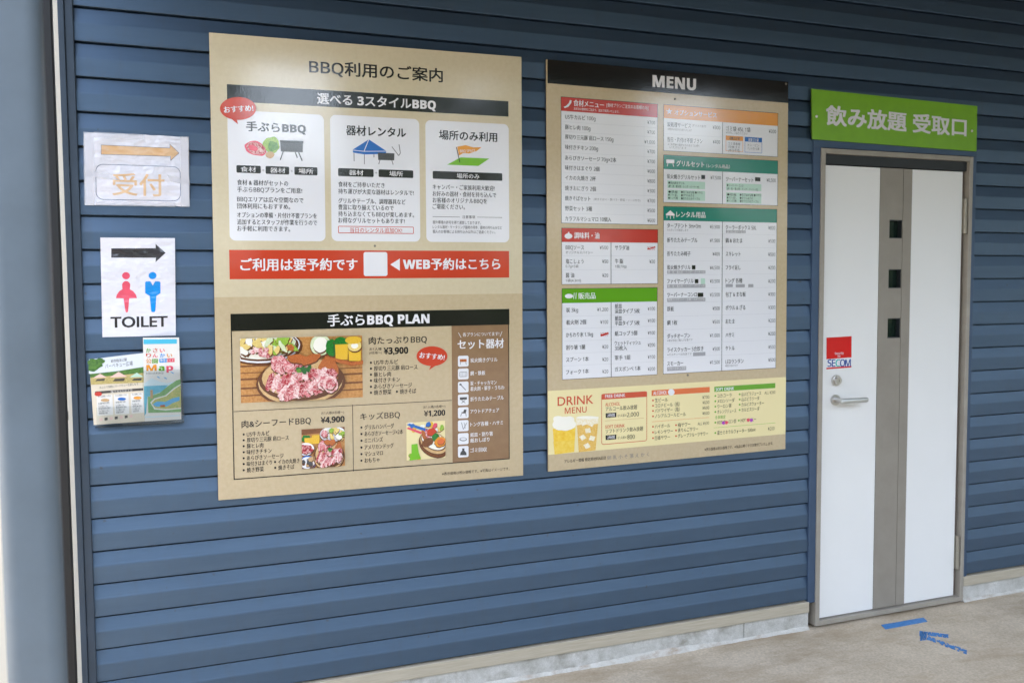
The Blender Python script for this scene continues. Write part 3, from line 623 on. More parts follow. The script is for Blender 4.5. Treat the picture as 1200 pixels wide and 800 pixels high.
for cx, cyy in ((0.15, 0.32), (0.32, 0.26)): sh([(cx-0.09, cyy-0.1), (cx+0.09, cyy-0.1), (cx+0.08, cyy+0.12), (cx-0.08, cyy+0.12)], CORN)
el_(0.08, 0.50, 0.2, 0.16, TEXTW); el_(0.08, 0.50, 0.16, 0.12, REDM, 0, 0.2); el_(0.12, 0.85, 0.2, 0.18, BLUEP); el_(0.12, 0.85, 0.17, 0.15, TEXTW)
for k in range(12): el_(random.uniform(0.0, 0.24), random.uniform(0.74, 0.96), 0.045, 0.06, (GREYI, TAN, DKG)[k % 3], random.uniform(0, 180), 0.2, 12)
meatboard(sh, el_, 0.62, 0.64, 1.0)
sh, el_ = photo(475, 494.8, 521, 535.9)
sh([(0, 0), (1, 0), (1, 1), (0, 1)], YELLOW)
for k in range(16): el_(random.uniform(0, 0.95), random.choice([random.uniform(0, 0.25), random.uniform(0.6, 1)]), 0.07, 0.06, (NOOD, FOAM, LETT, CORN, BLUEP, PINKP)[k % 6], random.uniform(0, 180), 0.2, 12)
sh([(0.0, 0.05), (0.08, 0.02), (0.55, 0.20), (0.5, 0.27)], BLUEP); sh([(0, 0.15), (0.05, 0.12), (0.4, 0.27), (0.36, 0.32)], PINKP)
el_(0.70, 0.62, 0.40, 0.30, PLANKD, 28); el_(0.70, 0.57, 0.38, 0.27, LOG, 28); el_(0.69, 0.52, 0.33, 0.21, FOAM, 28)
for cx, cyy, rx, ry, m in ((0.45, 0.36, 0.05, 0.16, FRIED), (0.54, 0.34, 0.05, 0.16, PINKM), (0.64, 0.28, 0.12, 0.10, RED), (0.53, 0.54, 0.14, 0.11, PLANKD), (0.74, 0.42, 0.09, 0.10, PEPP), (0.86, 0.56, 0.14, 0.14, ORANGE), (0.88, 0.55, 0.09, 0.08, SALMON)): el_(cx, cyy, rx, ry, m, -20, 0.1)
sh([(0.12, 0.58), (0.27, 0.57), (0.3, 0.8), (0.36, 0.98), (0.06, 1.0), (0.12, 0.8)], LIME)
screw(A, 439.3, 288.2, 0.004)

# ------------------------------------------------------------------ menu board
B = Sheet('menu_board', 'kraft price board with a black header reading MENU and a yellow drink strip', 'notice board', [(640.2, 69.7), (923.7, 96.2), (920.3, 525.8), (642.4, 552.4)], -0.010)
B.board('board', KRAFT, EDGE, 0.005)
hb = B.part('title_banner'); u0, v0 = B.uv(641, 97.5); hb.uvpoly([(0.004, v0), (1, v0), (1, 1), (0.004, 1)], BLACK, 1)
B.part('lettering', hb).text('MENU', 765.5, 94.8, 815.7, 18.5, TEXTW, 2, 0.026)
def section(col, x0, y0, x1, y1, yh, div=None):
    """price table: x0,y0 top left and x1,y1 bottom right corner, yh the left end of the header's lower edge"""
    s_ = B.part('price_table'); s_.rect(x0, y0, x1, y1, WHITE, 1)
    u0, v0, u1, v1 = s_.box(x0, y0, x1, y1); vh = B.uv(x0, yh)[1]
    s_.uvpoly([(u0, vh), (u1, vh), (u1, v1), (u0, v1)], col, 2); s_.ring(x0, y0, x1, y1, 0.45, INK, 3)
    if div:
        ud = B.uv(div, (yh+y1)/2)[0]; k = 0.35/330/B.W; s_.uvpoly([(ud-k, v0), (ud+k, v0), (ud+k, vh), (ud-k, vh)], INK, 3)
    return s_, B.part('lettering', s_), B.part('icon', s_)
def pr(l, s_, x0, y, x1, m=None): l.text(s_, x0, y, x1, 5.6, m or INK, 2)
def nm(l, s_, x0, y, x1, e=6.2): l.text(s_, x0, y, x1, e, INK, 2, 0.010)
def tiny(l, s_, x0, y, x1): l.text(s_, x0, y, x1, 3.2, GREYI, 2)
s1, l1, k1 = section(RED2, 657.2, 113.2, 771, 263, 129.7)
k1.poly([(660.5, 125.2), (663.4, 124), (666.6, 120.8), (668, 117.2), (670, 117.8), (669.4, 121), (666, 125.2), (662, 126.6)], TEXTW, 3)
l1.text('食材メニュー', 672.2, 120.6, 708, 8.2, TEXTW, 3, 0.02).text('[食材プランご注文のお客様のみ]', 711, 123, 760, 5, TEXTW, 3, 0.004).text('お好みの食材をご注文で、追加で販売いたします。', 672.5, 127.2, 726, 3.4, TEXTW, 3)
rows = [(136.6, 'US牛カルビ 100g', 698, 143.2, '¥700'), (148.6, '豚ヒレ肉 100g', 692, 154.5, '¥700'), (160, '厚切り三元豚 肩ロース 150g', 719, 165.8, '¥1,000'), (171.9, '味付きチキン 200g', 701, 177.1, '¥700'), (184.4, 'あらびきソーセージ 70g×2本', 722.5, 188.7, '¥700'), (196, '味付きはまぐり 2個', 702.7, 200.1, '¥600'), (207.7, 'イカの丸焼き 2杯', 698.5, 211.6, '¥800'), (219.8, '焼きおにぎり 2個', 698.5, 223, '¥300'), (231.6, '焼きそばセット', 692, 234.6, '¥700'), (243.5, '野菜セット 3種', 694, 246, '¥500'), (255.5, 'カラフルマシュマロ 10個入', 716.5, 257.6, '¥600')]
for k, (y_, s_, x_, yp, p_) in enumerate(rows):
    nm(l1, s_, 662.3, y_, x_); pr(l1, p_, 755.6 if ',' in p_ else 759, yp, 768)
    if k: s1.hline(660.5, 769, y_-6.1, 0.25, PALEL, 2)
tiny(l1, '(焼きそば×1・豚バラ・野菜・ソース付き)', 696, 232.8, 751)
s1.vline(755.2, 140, 261.5, 0.2, PALEL, 2)
s2, l2, k2 = section(RED2, 658, 266.3, 771.3, 331.7, 282.8, 716.3)
k2.ell(666.2, 276, 4.6, 3.2, TEXTW, 3, 20).poly([(664.5, 273.6), (666.6, 270.6), (668, 273.6)], TEXTW, 3.5)
l2.text('調味料・油', 673, 275.2, 702.5, 8.2, TEXTW, 3, 0.02)
for s_, x_, y_, p_, yp in (('BBQソース', 684.5, 289.2, '¥500', 289.4), ('塩こしょう', 684, 305.5, '¥50', 305.6), ('醤 油', 673, 321.9, '¥20', 321.9)): nm(l2, s_, 663, y_, x_); pr(l2, p_, 703 if len(p_) > 3 else 706, yp, 713)
for s_, x_, y_ in (('オリジナルスパイシー', 695, 295), ('0.7g×5袋', 678, 311.3), ('1袋(4.3ml)', 681, 327.9)): l2.text(s_, 663, y_, x_, 4, INK, 2)
nm(l2, 'サラダ油', 721, 289.5, 737.5); pr(l2, '¥200', 759, 290, 768, RED2); l2.line(759, 291.4, 768.4, 288.6, 1.3, RED2, 3); nm(l2, '牛 脂', 721, 305.4, 730.5); l2.text('1個(10g)', 721, 311.4, 734.5, 4, INK, 2); pr(l2, '¥20', 761.5, 305.8, 768)
for y_ in (299, 315.4): s2.hline(660, 770, y_, 0.25, PALEL, 2)
s3, l3, k3 = section(GREEN, 658.3, 337.3, 770.6, 438.4, 354.5, 716.5)
k3.ell(666.8, 346.2, 4.8, 2.7, TEXTW, 3, 20).line(673, 342.4, 672.2, 349.4, 0.7, TEXTW, 3).line(675.4, 342.2, 674.8, 349.4, 0.7, TEXTW, 3)
l3.text('販売品', 678, 346, 698, 8, TEXTW, 3, 0.02)
for s_, x_, y_, p_, yp in (('炭 3kg', 677.5, 362.6, '¥1,200', 362), ('着火剤 2個', 687, 377.1, '¥100', 376.6), ('かちわり氷 1.1kg', 695, 391.8, '¥200', 391), ('割り箸 1膳', 686, 406.6, '¥20', 405.6), ('スプーン 1本', 690, 420.9, '¥20', 420.4), ('フォーク 1本', 690, 435.4, '¥20', 434.7)):
    nm(l3, s_, 663.4, y_, x_); pr(l3, p_, {3: 706, 4: 703.8, 6: 700}[len(p_)], yp, 713, RED2 if '氷' in s_ else None)
l3.line(704, 392.6, 713.4, 389.4, 2.2, RED2, 3)
for s_, x_, y_, p_, yp in (('深皿タイプ 5枚', 750, 364, '¥100', 361), ('平皿タイプ 5枚', 750, 378.2, '¥100', 375), ('紙コップ 5個', 747, 390.2, '¥100', 389.3), ('30枚入', 735, 407.4, '¥200', 403.6), ('軍手 1組', 739, 418.7, '¥100', 417.6), ('ガスボンベ 1本', 751, 432.2, '¥200', 431.7)):
    nm(l3, s_, 720.8, y_, x_); pr(l3, p_, 759.5, yp, 768)
nm(l3, '紙皿', 721, 358, 729, 6); nm(l3, '紙皿', 721, 372.3, 729, 6); nm(l3, 'ウェットティッシュ', 720.6, 401.5, 751, 6)
for y_ in (370, 384.5, 399.2, 413.8, 428.2): s3.hline(660.5, 769.5, y_, 0.25, PALEL, 2)
s4, l4, k4 = section(ORANGE, 778, 122.3, 911.4, 183.8, 138.2, 847)
k4.poly([(784.6+(3.7 if k % 2 == 0 else 1.7)*math.sin(k*math.pi/5), 130.6-(3.9 if k % 2 == 0 else 1.8)*math.cos(k*math.pi/5)) for k in range(10)], TEXTW, 3)
l4.text('オプションサービス', 791, 131.6, 840, 7, TEXTW, 3, 0.02)
nm(l4, '炭処理サービス', 782.3, 145.6, 810); tiny(l4, 'グリル1台分', 811.5, 147, 828); tiny(l4, '※使用済みの炭をお引き取りいたします', 782.8, 151, 811); pr(l4, '¥300', 835.5, 149, 844.3)
nm(l4, '当日・片付け不要プラン', 782.5, 163, 823.5); tiny(l4, '※ご利用後の器材はそのままでお帰り', 783, 168.8, 820); tiny(l4, 'いただけます', 785, 172.2, 805); pr(l4, '¥400', 835.6, 165.8, 844.2)
nm(l4, 'ゴミ袋 45L 1袋', 851, 150.4, 879.5); tiny(l4, '※分別にご協力ください', 851, 155, 876); pr(l4, '¥200', 901, 153.6, 909.5)
s4.hline(780, 846, 156.5, 0.25, PALEL, 2)
for x0, y0, c_, h_, ls in ((850.8, 158.6, ORANGE, '可燃ゴミ袋', ('ゴミ袋専用', '可燃ゴミ', '(炭は不可)')), (873, 160.2, BLUEP, '資源ゴミ袋', ('カン・ビン', 'ペットボトル用'))):
    s4.ring(x0, y0, x0+20, y0+19.2, 0.5, c_, 2); s4.rect(x0, y0, x0+20, y0+6.6, c_, 2.6); l4.text(h_, x0+4, y0+3.4, x0+16, 4.2, INK if c_ is ORANGE else TEXTW, 4, 0.012)
    for q, s_ in enumerate(ls): l4.text(s_, x0+3, y0+9.4+q*3.9, x0+16.6, 3.5, INK, 2)
s5, l5, k5 = section(TEAL, 777.8, 181, 911.3, 240.7, 197.6, 847)
k5.rect(781.2, 186.4, 790.6, 191.2, TEXTW, 3, 0.6); k5.line(783, 191, 782.4, 194.6, 0.8, TEXTW, 3).line(789, 191.4, 789.8, 195, 0.8, TEXTW, 3)
l5.text('グリルセット', 793, 191.1, 825.5, 7.6, TEXTW, 3, 0.02).text('（レンタル用品）', 828, 193.8, 855.5, 5, TEXTW, 3, 0.006)
nm(l5, '炭火焼きグリルセット', 782, 206.2, 821); s5.rect(822.2, 204.6, 826.6, 209.6, INK, 2, 0.6); pr(l5, '¥7,500', 833, 207.6, 845)
nm(l5, 'ツーバーナーセット', 851, 209.3, 883); s5.rect(885, 207.2, 891.2, 212.2, INK, 2, 0.6); pr(l5, '¥6,500', 898.5, 210.6, 909)
for x0, ya, yb in ((782.6, 211, 221.8), (851.2, 214, 225)):
    s5.rect(x0, ya, x0+44 if x0 < 800 else x0+41, ya+10.4 if x0 < 800 else ya+9.6, MINT, 2); s5.rect(x0, yb, x0+44 if x0 < 800 else x0+41, yb+13.2, MINT, 2)
    for q, s_ in enumerate(('●炭火焼きグリル' if x0 < 800 else '●ツーバーナーコンロ', '(網・炭・着火剤・トング・バーナー付)')): l5.text(s_, x0+1, ya+2.6+q*4, x0+(20 if q == 0 else 37), 3.4, INK, 3)
    for q, (a_, b_) in enumerate((('●鉄板', '●包丁&まな板 ●ハサミ'), ('●フライ返し', '●ボウル&ざる'), ('●トング2種', '●折りたたみテーブル'))): l5.text(a_, x0+1, yb+2.4+q*3.6, x0+12, 3.3, INK, 3); l5.text(b_, x0+16, yb+2.8+q*3.7, x0+(41 if q == 0 else 31 if q == 1 else 38), 3.3, INK, 3)
s6, l6, k6 = section(TEAL, 777.8, 241, 909.2, 430.7, 257.7, 846.4)
k6.poly([(780.6, 250.4), (786, 246), (791.2, 250.8), (790.8, 252.2), (781, 251.8)], TEXTW, 3); k6.line(782, 252, 782, 255, 0.7, TEXTW, 3).line(786, 252, 786, 256, 0.7, TEXTW, 3).line(790, 252, 790, 255.4, 0.7, TEXTW, 3)
l6.text('レンタル用品', 793, 250.6, 827, 7.8, TEXTW, 3, 0.02)
LEFT = [(263.7, 'タープテント 3m×3m', 821.5, 265, '¥3,500'), (280.5, '折りたたみテーブル', 817.5, 281.1, '¥1,500'), (296.5, '折りたたみ椅子', 809.5, 296.8, '¥400'), (312.6, '炭火焼きグリル', 809.5, 313, '¥4,500'), (328.7, 'ファイヤーグリル', 813, 328.7, '¥3,500'), (344.8, 'ツーバーナーコンロ', 817, 344.6, '¥3,500'), (361.3, '鉄板', 790, 360.6, '¥500'), (377.5, '網 1枚', 794, 376.4, '¥500'), (393.3, 'ダッチオーブン', 809, 392.4, '¥1,000'), (409.4, 'ライスクッカー 5合炊き', 824.5, 408.2, '¥500'), (425.6, 'スモーカー', 801, 424, '¥1,500')]
RIGHT = [(265.8, 'クーラーボックス 50L', 886.5, 266.4, '¥800'), (281.2, '鍋 & おたま', 870, 281.8, '¥500'), (296.8, 'スキレット', 868, 297.4, '¥500'), (312.8, 'フライ返し', 868, 313, '¥200'), (328.3, 'トング 各種', 870, 328.6, '¥200'), (344.4, '包丁 & まな板', 874, 344, '¥300'), (360, 'ボウル & ざる', 873.5, 359.6, '¥300'), (376, 'おたま', 861, 375, '¥200'), (391.9, 'ハサミ', 860.5, 390.4, '¥200'), (407.5, 'ケトル', 861, 406, '¥500'), (423.2, 'LEDランタン', 871.5, 421.2, '¥500')]
for k in range(11):
    y_, s_, x_, yp, p_ = LEFT[k]; nm(l6, s_, 782.2, y_, x_); pr(l6, p_, 832.2 if ',' in p_ else 835.4, yp, 843.8)
    y2, s_, x_, yp, p_ = RIGHT[k]; nm(l6, s_, 850.6, y2, x_); pr(l6, p_, 900.4, yp, 908.4)
    if k: s6.hline(780, 845.6, y_-7.4, 0.25, PALEL, 2); s6.hline(847.4, 907.6, y2-7.6, 0.25, PALEL, 2)
GREYB = printed('grey_tag_print', (150, 150, 154), (188, 188, 192), 900)
for x0, x1, y_ in ((782.2, 827, 318.2), (782.2, 827, 334.5), (782.2, 827, 350.6), (812.5, 827, 414.2), (782.2, 804.5, 431.3), (851, 874, 271), (850.6, 859, 334), (862.4, 873, 334.2), (877, 883, 334.2)):
    s6.rect(x0, y_-1.9, x1, y_+1.7, GREYB, 2, 0.5)
for x0, x1, s_, y_ in ((783, 826, '網・炭・着火剤・トング・バーナー付', 318.2), (783, 826, '網・炭・着火剤・トング・バーナー付', 334.5), (783, 826, '専用ガスボンベ・五徳・カセット付', 350.6), (783, 803.8, 'スモークチップ付', 431.3), (852, 873, '保冷剤2個サービス', 271)): l6.text(s_, x0, y_, x1, 3.2, TEXTW, 3)
for x0, x1, y_ in ((811.2, 815.4, 312.6), (814.6, 818.8, 328.8), (818, 824.6, 344.8)): s6.rect(x0, y_-2.5, x1, y_+2.4, INK, 2, 0.6)
s6.rect(821.6, 325.4, 826.6, 332, MINT, 2, 1)
for s_, x0, x1, y_ in (('※スタッフが設営します', 782.4, 807, 268.8), ('※炭は別途ご購入が必要です', 782.4, 812, 398.4), ('※ガスボンベは別途です', 782.4, 811, 415), ('※電池は含まれます', 850, 865, 428)): tiny(l6, s_, x0, y_, x1)
dk = B.part('drink_strip'); ua, va = B.uv(642.4, 457.4); ub, vb = B.uv(642.4, 532.6); dk.uvpoly([(0.0, vb), (1, vb), (1, va), (0.0, va)], YELLOW, 1)
dl = B.part('lettering', dk); dl.text('DRINK', 653.5, 469.4, 695.5, 15, VERM, 2, 0.008).text('MENU', 662, 480.6, 687.5, 9.8, VERM, 2, 0.008)
dp = B.part('drink_photo', dk)
dp.poly([(647.8, 502), (674.4, 501), (673, 528.8), (650, 532)], BEER, 2); dp.poly([(648.4, 517), (673.6, 515), (672.8, 529), (650, 532.2)], printed('pale_beer_print', (246, 214, 96), (240, 196, 60), 60), 3)
dp.ell(661, 496, 13.8, 8.2, FOAM, 4, 30, 0, 0.06).ell(654, 490.6, 6, 4, FOAM, 4.6, 18, 0, 0.08).ell(667, 492, 6.4, 5, FOAM, 5, 18, 0, 0.08).ell(656, 500.6, 6, 3, FOAM, 5.4, 18)
dp.poly([(675.2, 489.4), (701.8, 487.6), (698, 527), (678.4, 529.4)], ICE, 2).poly([(676.2, 497.5), (701, 496), (698, 527), (678.4, 529.4)], WHISKY, 3)
for cx, cyy, a in ((684, 495, 20), (693, 496, -15), (689, 504, 35), (683, 512, 10), (694, 513, -30), (688, 522, 15)): dp.poly([(cx+4.4*math.cos(R(a+q*90)), cyy+3.8*math.sin(R(a+q*90))) for q in range(4)], ICE, 4+0.2*(cx % 3))
dp.ell(688.4, 488.6, 13, 1.8, FOAM, 5, 24)
fd = B.part('free_drink_box', dk); fd.ring(705, 461, 758.6, 516.2, 0.7, VERM, 2, 3); fd.rect(705, 461.2, 758.6, 464.2, VERM, 3, 1.5)
dl.text('FREE DRINK', 709.4, 463.6, 733, 5.4, TEXTW, 4.5, 0.016).text('ALCOHOL', 709.6, 473.4, 727, 5.6, VERM, 2, 0.012).text('アルコール飲み放題', 710, 478.8, 747, 5.8, INK, 2, 0.006).text('2,000', 735, 485.4, 749, 7, INK, 2, 0.01).text('お1人様 ¥', 724, 486.6, 734.4, 3.8, INK, 2)
dl.text('SOFT DRINK', 709.6, 499.6, 732.5, 5.6, VERM, 2, 0.012).text('ソフトドリンク飲み放題', 710, 505, 754, 5.8, INK, 2, 0.006).text('800', 735.5, 511.6, 744, 7, INK, 2, 0.01).text('お1人様 ¥', 724, 512.6, 734.4, 3.8, INK, 2)
for y_ in (486.2, 512.2): fd.rect(710, y_-2.6, 722.6, y_+1.9, INK, 2); dl.text('2時間', 712, y_, 720.6, 4, TEXTW, 3, 0.01)
fd.hline(709, 755, 492.6, 0.4, TAN, 2)
al = B.part('alcohol_list', dk); al.rect(764, 456.8, 832, 459, SALMON, 2); al.ell(787, 458.9, 3.8, 3.8, TEXTW, 3, 20)
dl.text('ALCOHOL', 766, 460, 782, 5.6, TEXTW, 3, 0.016)
for y_, s_, x_, p_, yp in ((468.6, '生ビール', 783, '¥700', 465), (474.8, 'コロナビール（瓶）', 797, '¥600', 471.2), (480.9, 'バドワイザー（瓶）', 797, '¥600', 477.5), (487.2, 'ノンアルコールビール', 804, '¥600', 483.8)):
    al.ell(765.6, y_, 1, 1.1, VERM, 2, 10); dl.text(s_, 767.8, y_, x_, 5.4, INK, 2, 0.003); dl.text(p_, 823.5, yp, 831.5, 5, INK, 2)
al.hline(764.5, 831, 493.6, 0.35, SALMON, 2)
for y_, s_, x0, x_ in ((499.4, 'ハイボール', 765.6, 785.5), (506.1, 'レモンサワー', 765.6, 789), (512.9, '巨峰サワー', 765.6, 785.5), (497.6, '梅サワー', 792.6, 809.5), (503.8, '青りんごサワー', 792.6, 818.5), (510.4, 'グレープフルーツサワー', 792.6, 830)):
    al.ell(x0, y_, 1, 1.1, VERM, 2, 10); dl.text(s_, x0+2.2, y_, x_, 5.4, INK, 2, 0.003)
dl.text('ALL ¥600', 818, 496, 831, 4.6, INK, 2)
sd_ = B.part('soft_drink_list', dk); sd_.rect(837.5, 452.6, 908.5, 454, GREEN, 2); dl.text('SOFT DRINK', 839, 455.6, 860.5, 5.4, TEXTW, 3, 0.016)
for y_, s_, x0, x_ in ((463.3, 'コカコーラ', 838.6, 857.5), (469.6, 'メロンソーダ', 838.6, 861), (475.8, 'ウーロン茶', 838.6, 857.5), (482.1, 'オレンジジュース', 838.6, 863), (461.4, '山ぶどうジュース', 867, 892), (467.4, '山ぶどうソーダ', 867, 890), (473.5, 'カルピスウォーター', 867, 895), (479.8, 'カルピスソーダ', 867, 890), (494.6, 'HOT ウーロン茶', 838.6, 863), (492.2, 'HOT コーヒー', 866, 886), (506.8, '富士ミネラルウォーター 500ml', 838.6, 885)):
    sd_.ell(x0, y_, 1, 1.1, GREEN, 2, 10); dl.text(s_, x0+2.2, y_, x_, 5.2, INK, 2, 0.003)
dl.text('ALL ¥300', 896, 459.8, 908.5, 4.6, INK, 2).text('冬季限定', 838.4, 488.8, 850.5, 4.6, GREEN, 2, 0.006).text('¥200', 900, 502, 907.6, 5, INK, 2)
for x0, y_, m in ((848, 495, PURP), (851.6, 494.6, PINKP), (877, 491.6, PINKP), (880.6, 491.8, PURP)): sd_.ell(x0, y_, 1.9, 2.1, m, 3, 12, 20, 0.2)
sd_.hline(837, 908.5, 500.8, 0.35, LIME, 2)
fn = B.part('footnote'); fn.text('アレルギー情報 特定原材料8品目', 661.5, 540.4, 710, 4.6, INK, 2, 0.004).text('卵 乳 小 そ 落 え か く', 712, 536.3, 761, 5.4, GREYI, 2).text('※表示価格は税込価格です。※商品は無くなり次第終了いたします。', 826, 526.4, 906, 4.2, INK, 2)
for x_, y_ in ((791, 116.2), (806, 439.3), (921, 98.6)): screw(B, x_, y_, 0.0045)

# ------------------------------------------------------------------ green sign over the door
GSIGN = plain('lime_sign_paint', (122, 178, 20), 0.3, 0, (116, 170, 18), 14, 0.01)
Gs = Sheet('door_sign', 'lime green sign with white Japanese lettering above the white door', 'sign', [(951.4, 104.3), (1145.3, 124.5), (1144.4, 177.6), (951.9, 163.3)], -0.014)
Gs.board('board', GSIGN, plain('sign_edge', (90, 130, 20), 0.5), 0.006)
SIGNW = plain('sign_white_vinyl', (226, 224, 226), 0.4)
Gs.part('lettering').text('飲み放題 受取口', 968.8, 135.4, 1132.5, 25, SIGNW, 2, 0.034)
screw(Gs, 957, 136.6, 0.006, STEEL); screw(Gs, 1139, 153.6, 0.006, STEEL)

# ------------------------------------------------------------------ notices on the left
def laminate(name, c, c2):
    m, t, b = nodes(name); vec = coords(t)
    t.links.new(ramp(t, noise(t, vec, 5, 3), [(0.4, lin(c)), (0.6, lin(c2))]), b.inputs['Base Color'])
    b.inputs['Roughness'].default_value = 0.12; b.inputs['Coat Weight'].default_value = 0.6; b.inputs['Coat Roughness'].default_value = 0.06
    n1 = bump(t, b, noise(t, coords(t, (1, 1, 1.6)), 7, 3, 0.6), 0.8, 0.02); bump(t, b, noise(t, vec, 40, 4, 0.7), 0.3, 0.003, n1); t.links.new(b.inputs['Normal'].links[0].from_socket, b.inputs['Coat Normal']); return m
LAM = laminate('laminated_paper', (226, 224, 232), (214, 214, 222)); LAMB = plain('laminate_edge', (220, 220, 226), 0.3)
U = Sheet('reception_notice', 'crinkled laminated notice with an orange arrow and faded orange lettering', 'notice', [(98.3, 155.2), (220.7, 160.7), (221.7, 241.9), (99.5, 239.8)], -0.006)
U.board('sheet', LAM, LAMB, 0.0015, 0.0012)
OR1 = laminate('faded_orange_print', (228, 196, 160), (216, 170, 118)); LINEB = laminate('blue_grey_line_print', (92, 104, 128), (110, 122, 142))
ua = U.part('arrow'); ap = [(118.3, 169.8), (199, 173.4), (198.8, 168.4), (210.2, 179.4), (199.8, 188.8), (199.6, 183.6), (118.3, 181.2)]
ua.poly(ap, LINEB, 1); ua.poly([(118.8, 170.3), (199.4, 173.9), (199.3, 169.6), (209.5, 179.4), (200.2, 187.6), (200, 183.1), (118.8, 180.7)], OR1, 2)
ur = U.part('border'); ur.ring(111.8, 192, 212, 236, 0.6, LINEB, 1, 7)
U.part('lettering').text('受付', 132, 216, 192.5, 28.5, OR1, 1, 0.012)
FILM = bpy.data.materials.new('clear_tape'); FILM.use_nodes = True; t = FILM.node_tree; b_ = t.nodes['Principled BSDF']
b_.inputs['Base Color'].default_value = (0.8, 0.8, 0.82, 1); b_.inputs['Roughness'].default_value = 0.12; b_.inputs['Alpha'].default_value = 0.32
bump(t, b_, noise(t, coords(t), 60, 4, 0.7), 0.5, 0.003)
for pts in (((97.6, 154.4), (110, 155.4), (110.6, 241), (98.6, 240.6)), ((211, 160.2), (221.4, 160.4), (222.2, 242.4), (212, 242.2)), ((110, 154.6), (168, 157.6), (168, 164.5), (110, 161.5)), ((112, 235.5), (205, 237.5), (206, 242.6), (112, 240.8)), ((97.9, 199), (128, 203), (142, 212), (98, 206)), ((196, 205), (222.4, 211), (222.4, 217.5), (200, 213))):
    U.part('tape').poly(list(pts), FILM, 3)
T = Sheet('toilet_sign', 'white TOILET notice with a black arrow and red and blue figures', 'notice', [(117.5, 278.3), (205, 279), (206, 393), (120, 395)], -0.006)
PAPER = laminate('glossy_paper', (232, 230, 238), (226, 225, 233)); T.board('sheet', PAPER, LAMB, 0.0012)
KB = laminate('glossy_black_print', (46, 42, 46), (58, 56, 62)); PF = laminate('glossy_pink_print', (236, 88, 112), (230, 80, 104)); MF = laminate('glossy_blue_print', (0, 146, 228), (0, 138, 220))
T.part('arrow').poly([(130.3, 291.2), (182.4, 291), (182.2, 285.9), (194, 296.4), (182.2, 307.4), (182.6, 302.2), (130.3, 302)], KB, 1)
fg = T.part('woman_figure'); z = lambda a, b: (90+a/5.714, 260+b/5.714)
fg.ell(*z(329, 362), 4.6, 4.2, PF, 1); sk = [z(303, 425)]
for k in range(13): a = math.pi+k*math.pi/12; sk.append(z(330+27*math.cos(a), 425+27*math.sin(a)))
sk += [z(356, 440), z(354, 452), z(378, 466), z(395, 488), z(403, 512), z(351, 513), z(343, 600), z(338, 607), z(330, 607), z(325, 600), z(313, 513), z(262, 512), z(268, 488), z(284, 466), z(306, 452), z(304, 440)]
fg.poly(sk, PF, 1)
mg = T.part('man_figure'); mg.ell(*z(507, 361), 4.6, 4.2, MF, 1)
mg.poly([z(*q) for q in ((457, 408), (463, 400), (492, 399), (508, 426), (525, 399), (553, 400), (560, 408), (560, 478), (532, 497), (526, 596), (520, 605), (503, 605), (497, 596), (488, 497), (457, 478))], MF, 1)
T.part('lettering').text('TOILET', 130, 377.3, 196, 17.6, KB, 1, 0.028)

# ------------------------------------------------------------------ leaflets in a clear holder
CLEAR = bpy.data.materials.new('clear_acrylic'); CLEAR.use_nodes = True; t = CLEAR.node_tree; t.nodes.clear()
o_ = t.nodes.new('ShaderNodeOutputMaterial'); mx = t.nodes.new('ShaderNodeMixShader'); tr_ = t.nodes.new('ShaderNodeBsdfTransparent'); gl = t.nodes.new('ShaderNodeBsdfGlossy'); fz = t.nodes.new('ShaderNodeFresnel')
tr_.inputs[0].default_value = (0.95, 0.965, 0.97, 1); gl.inputs['Roughness'].default_value = 0.05; fz.inputs[0].default_value = 1.45
t.links.new(fz.outputs[0], mx.inputs[0]); t.links.new(tr_.outputs[0], mx.inputs[1]); t.links.new(gl.outputs[0], mx.inputs[2]); t.links.new(mx.outputs[0], o_.inputs[0])
def pw(x, y, d=0.0): q = onwall(x, y, d); return float(q[0]), float(q[2])
def lm(name, c, c2=None, sc=60): return printed(name, c, c2, sc, 0.3, 0.4)
CRM = lm('leaflet_cream', (226, 214, 192)); LGRN = lm('leaflet_green', (96, 140, 56), (40, 92, 34), 120); LSKY = lm('leaflet_sky', (224, 230, 238)); LLAWN = lm('leaflet_lawn', (206, 188, 122), (176, 156, 90), 200); LINK = lm('leaflet_ink', (64, 64, 66)); LRED = lm('leaflet_red', (206, 60, 48)); LWHT = lm('leaflet_white', (234, 230, 224)); LDK = lm('leaflet_dark', (70, 66, 62)); LPNK = lm('leaflet_pink', (236, 200, 190))
K = Sheet('leaflet', 'cream leaflet with a lawn picture, tilted in the clear holder left of the map', 'leaflet', [(104.3, 421), (168.5, 413.4), (170.5, 493.4), (109.8, 497.8)], -0.016)
K.board('sheet', CRM, LWHT, 0.0016)
kp = K.part('picture')
def ku(x, y): return 90+x/6.157, 380+y/6.157
kp.poly([ku(88, 252), ku(483, 207), ku(484, 330), ku(88, 360)], LSKY, 1).poly([ku(95, 362), ku(300, 340), ku(483, 310), ku(485, 360), ku(100, 395)], LGRN, 2).poly([ku(100, 388), ku(485, 355), ku(487, 425), ku(103, 440)], LLAWN, 3)
for cx, cyy, rx, ry in ((120, 275, 45, 26), (160, 265, 40, 20), (118, 310, 38, 34), (150, 295, 30, 25)): kp.ell(*ku(cx, cyy), rx/6.157, ry/6.157, LGRN, 3+cx/100, 18, 0, 0.2)
for cx, cyy, s_ in ((165, 392, 1.0), (297, 388, 1.3), (430, 388, 1.1)):
    kp.poly([ku(cx-50*s_, cyy), ku(cx, cyy-32*s_), ku(cx+48*s_, cyy-4)], LPNK if cx < 400 else MINT, 5); kp.poly([ku(cx-34*s_, cyy+22*s_), ku(cx-20*s_, cyy+8*s_), ku(cx+36*s_, cyy+4*s_), ku(cx+30*s_, cyy+20*s_)], LDK, 5)
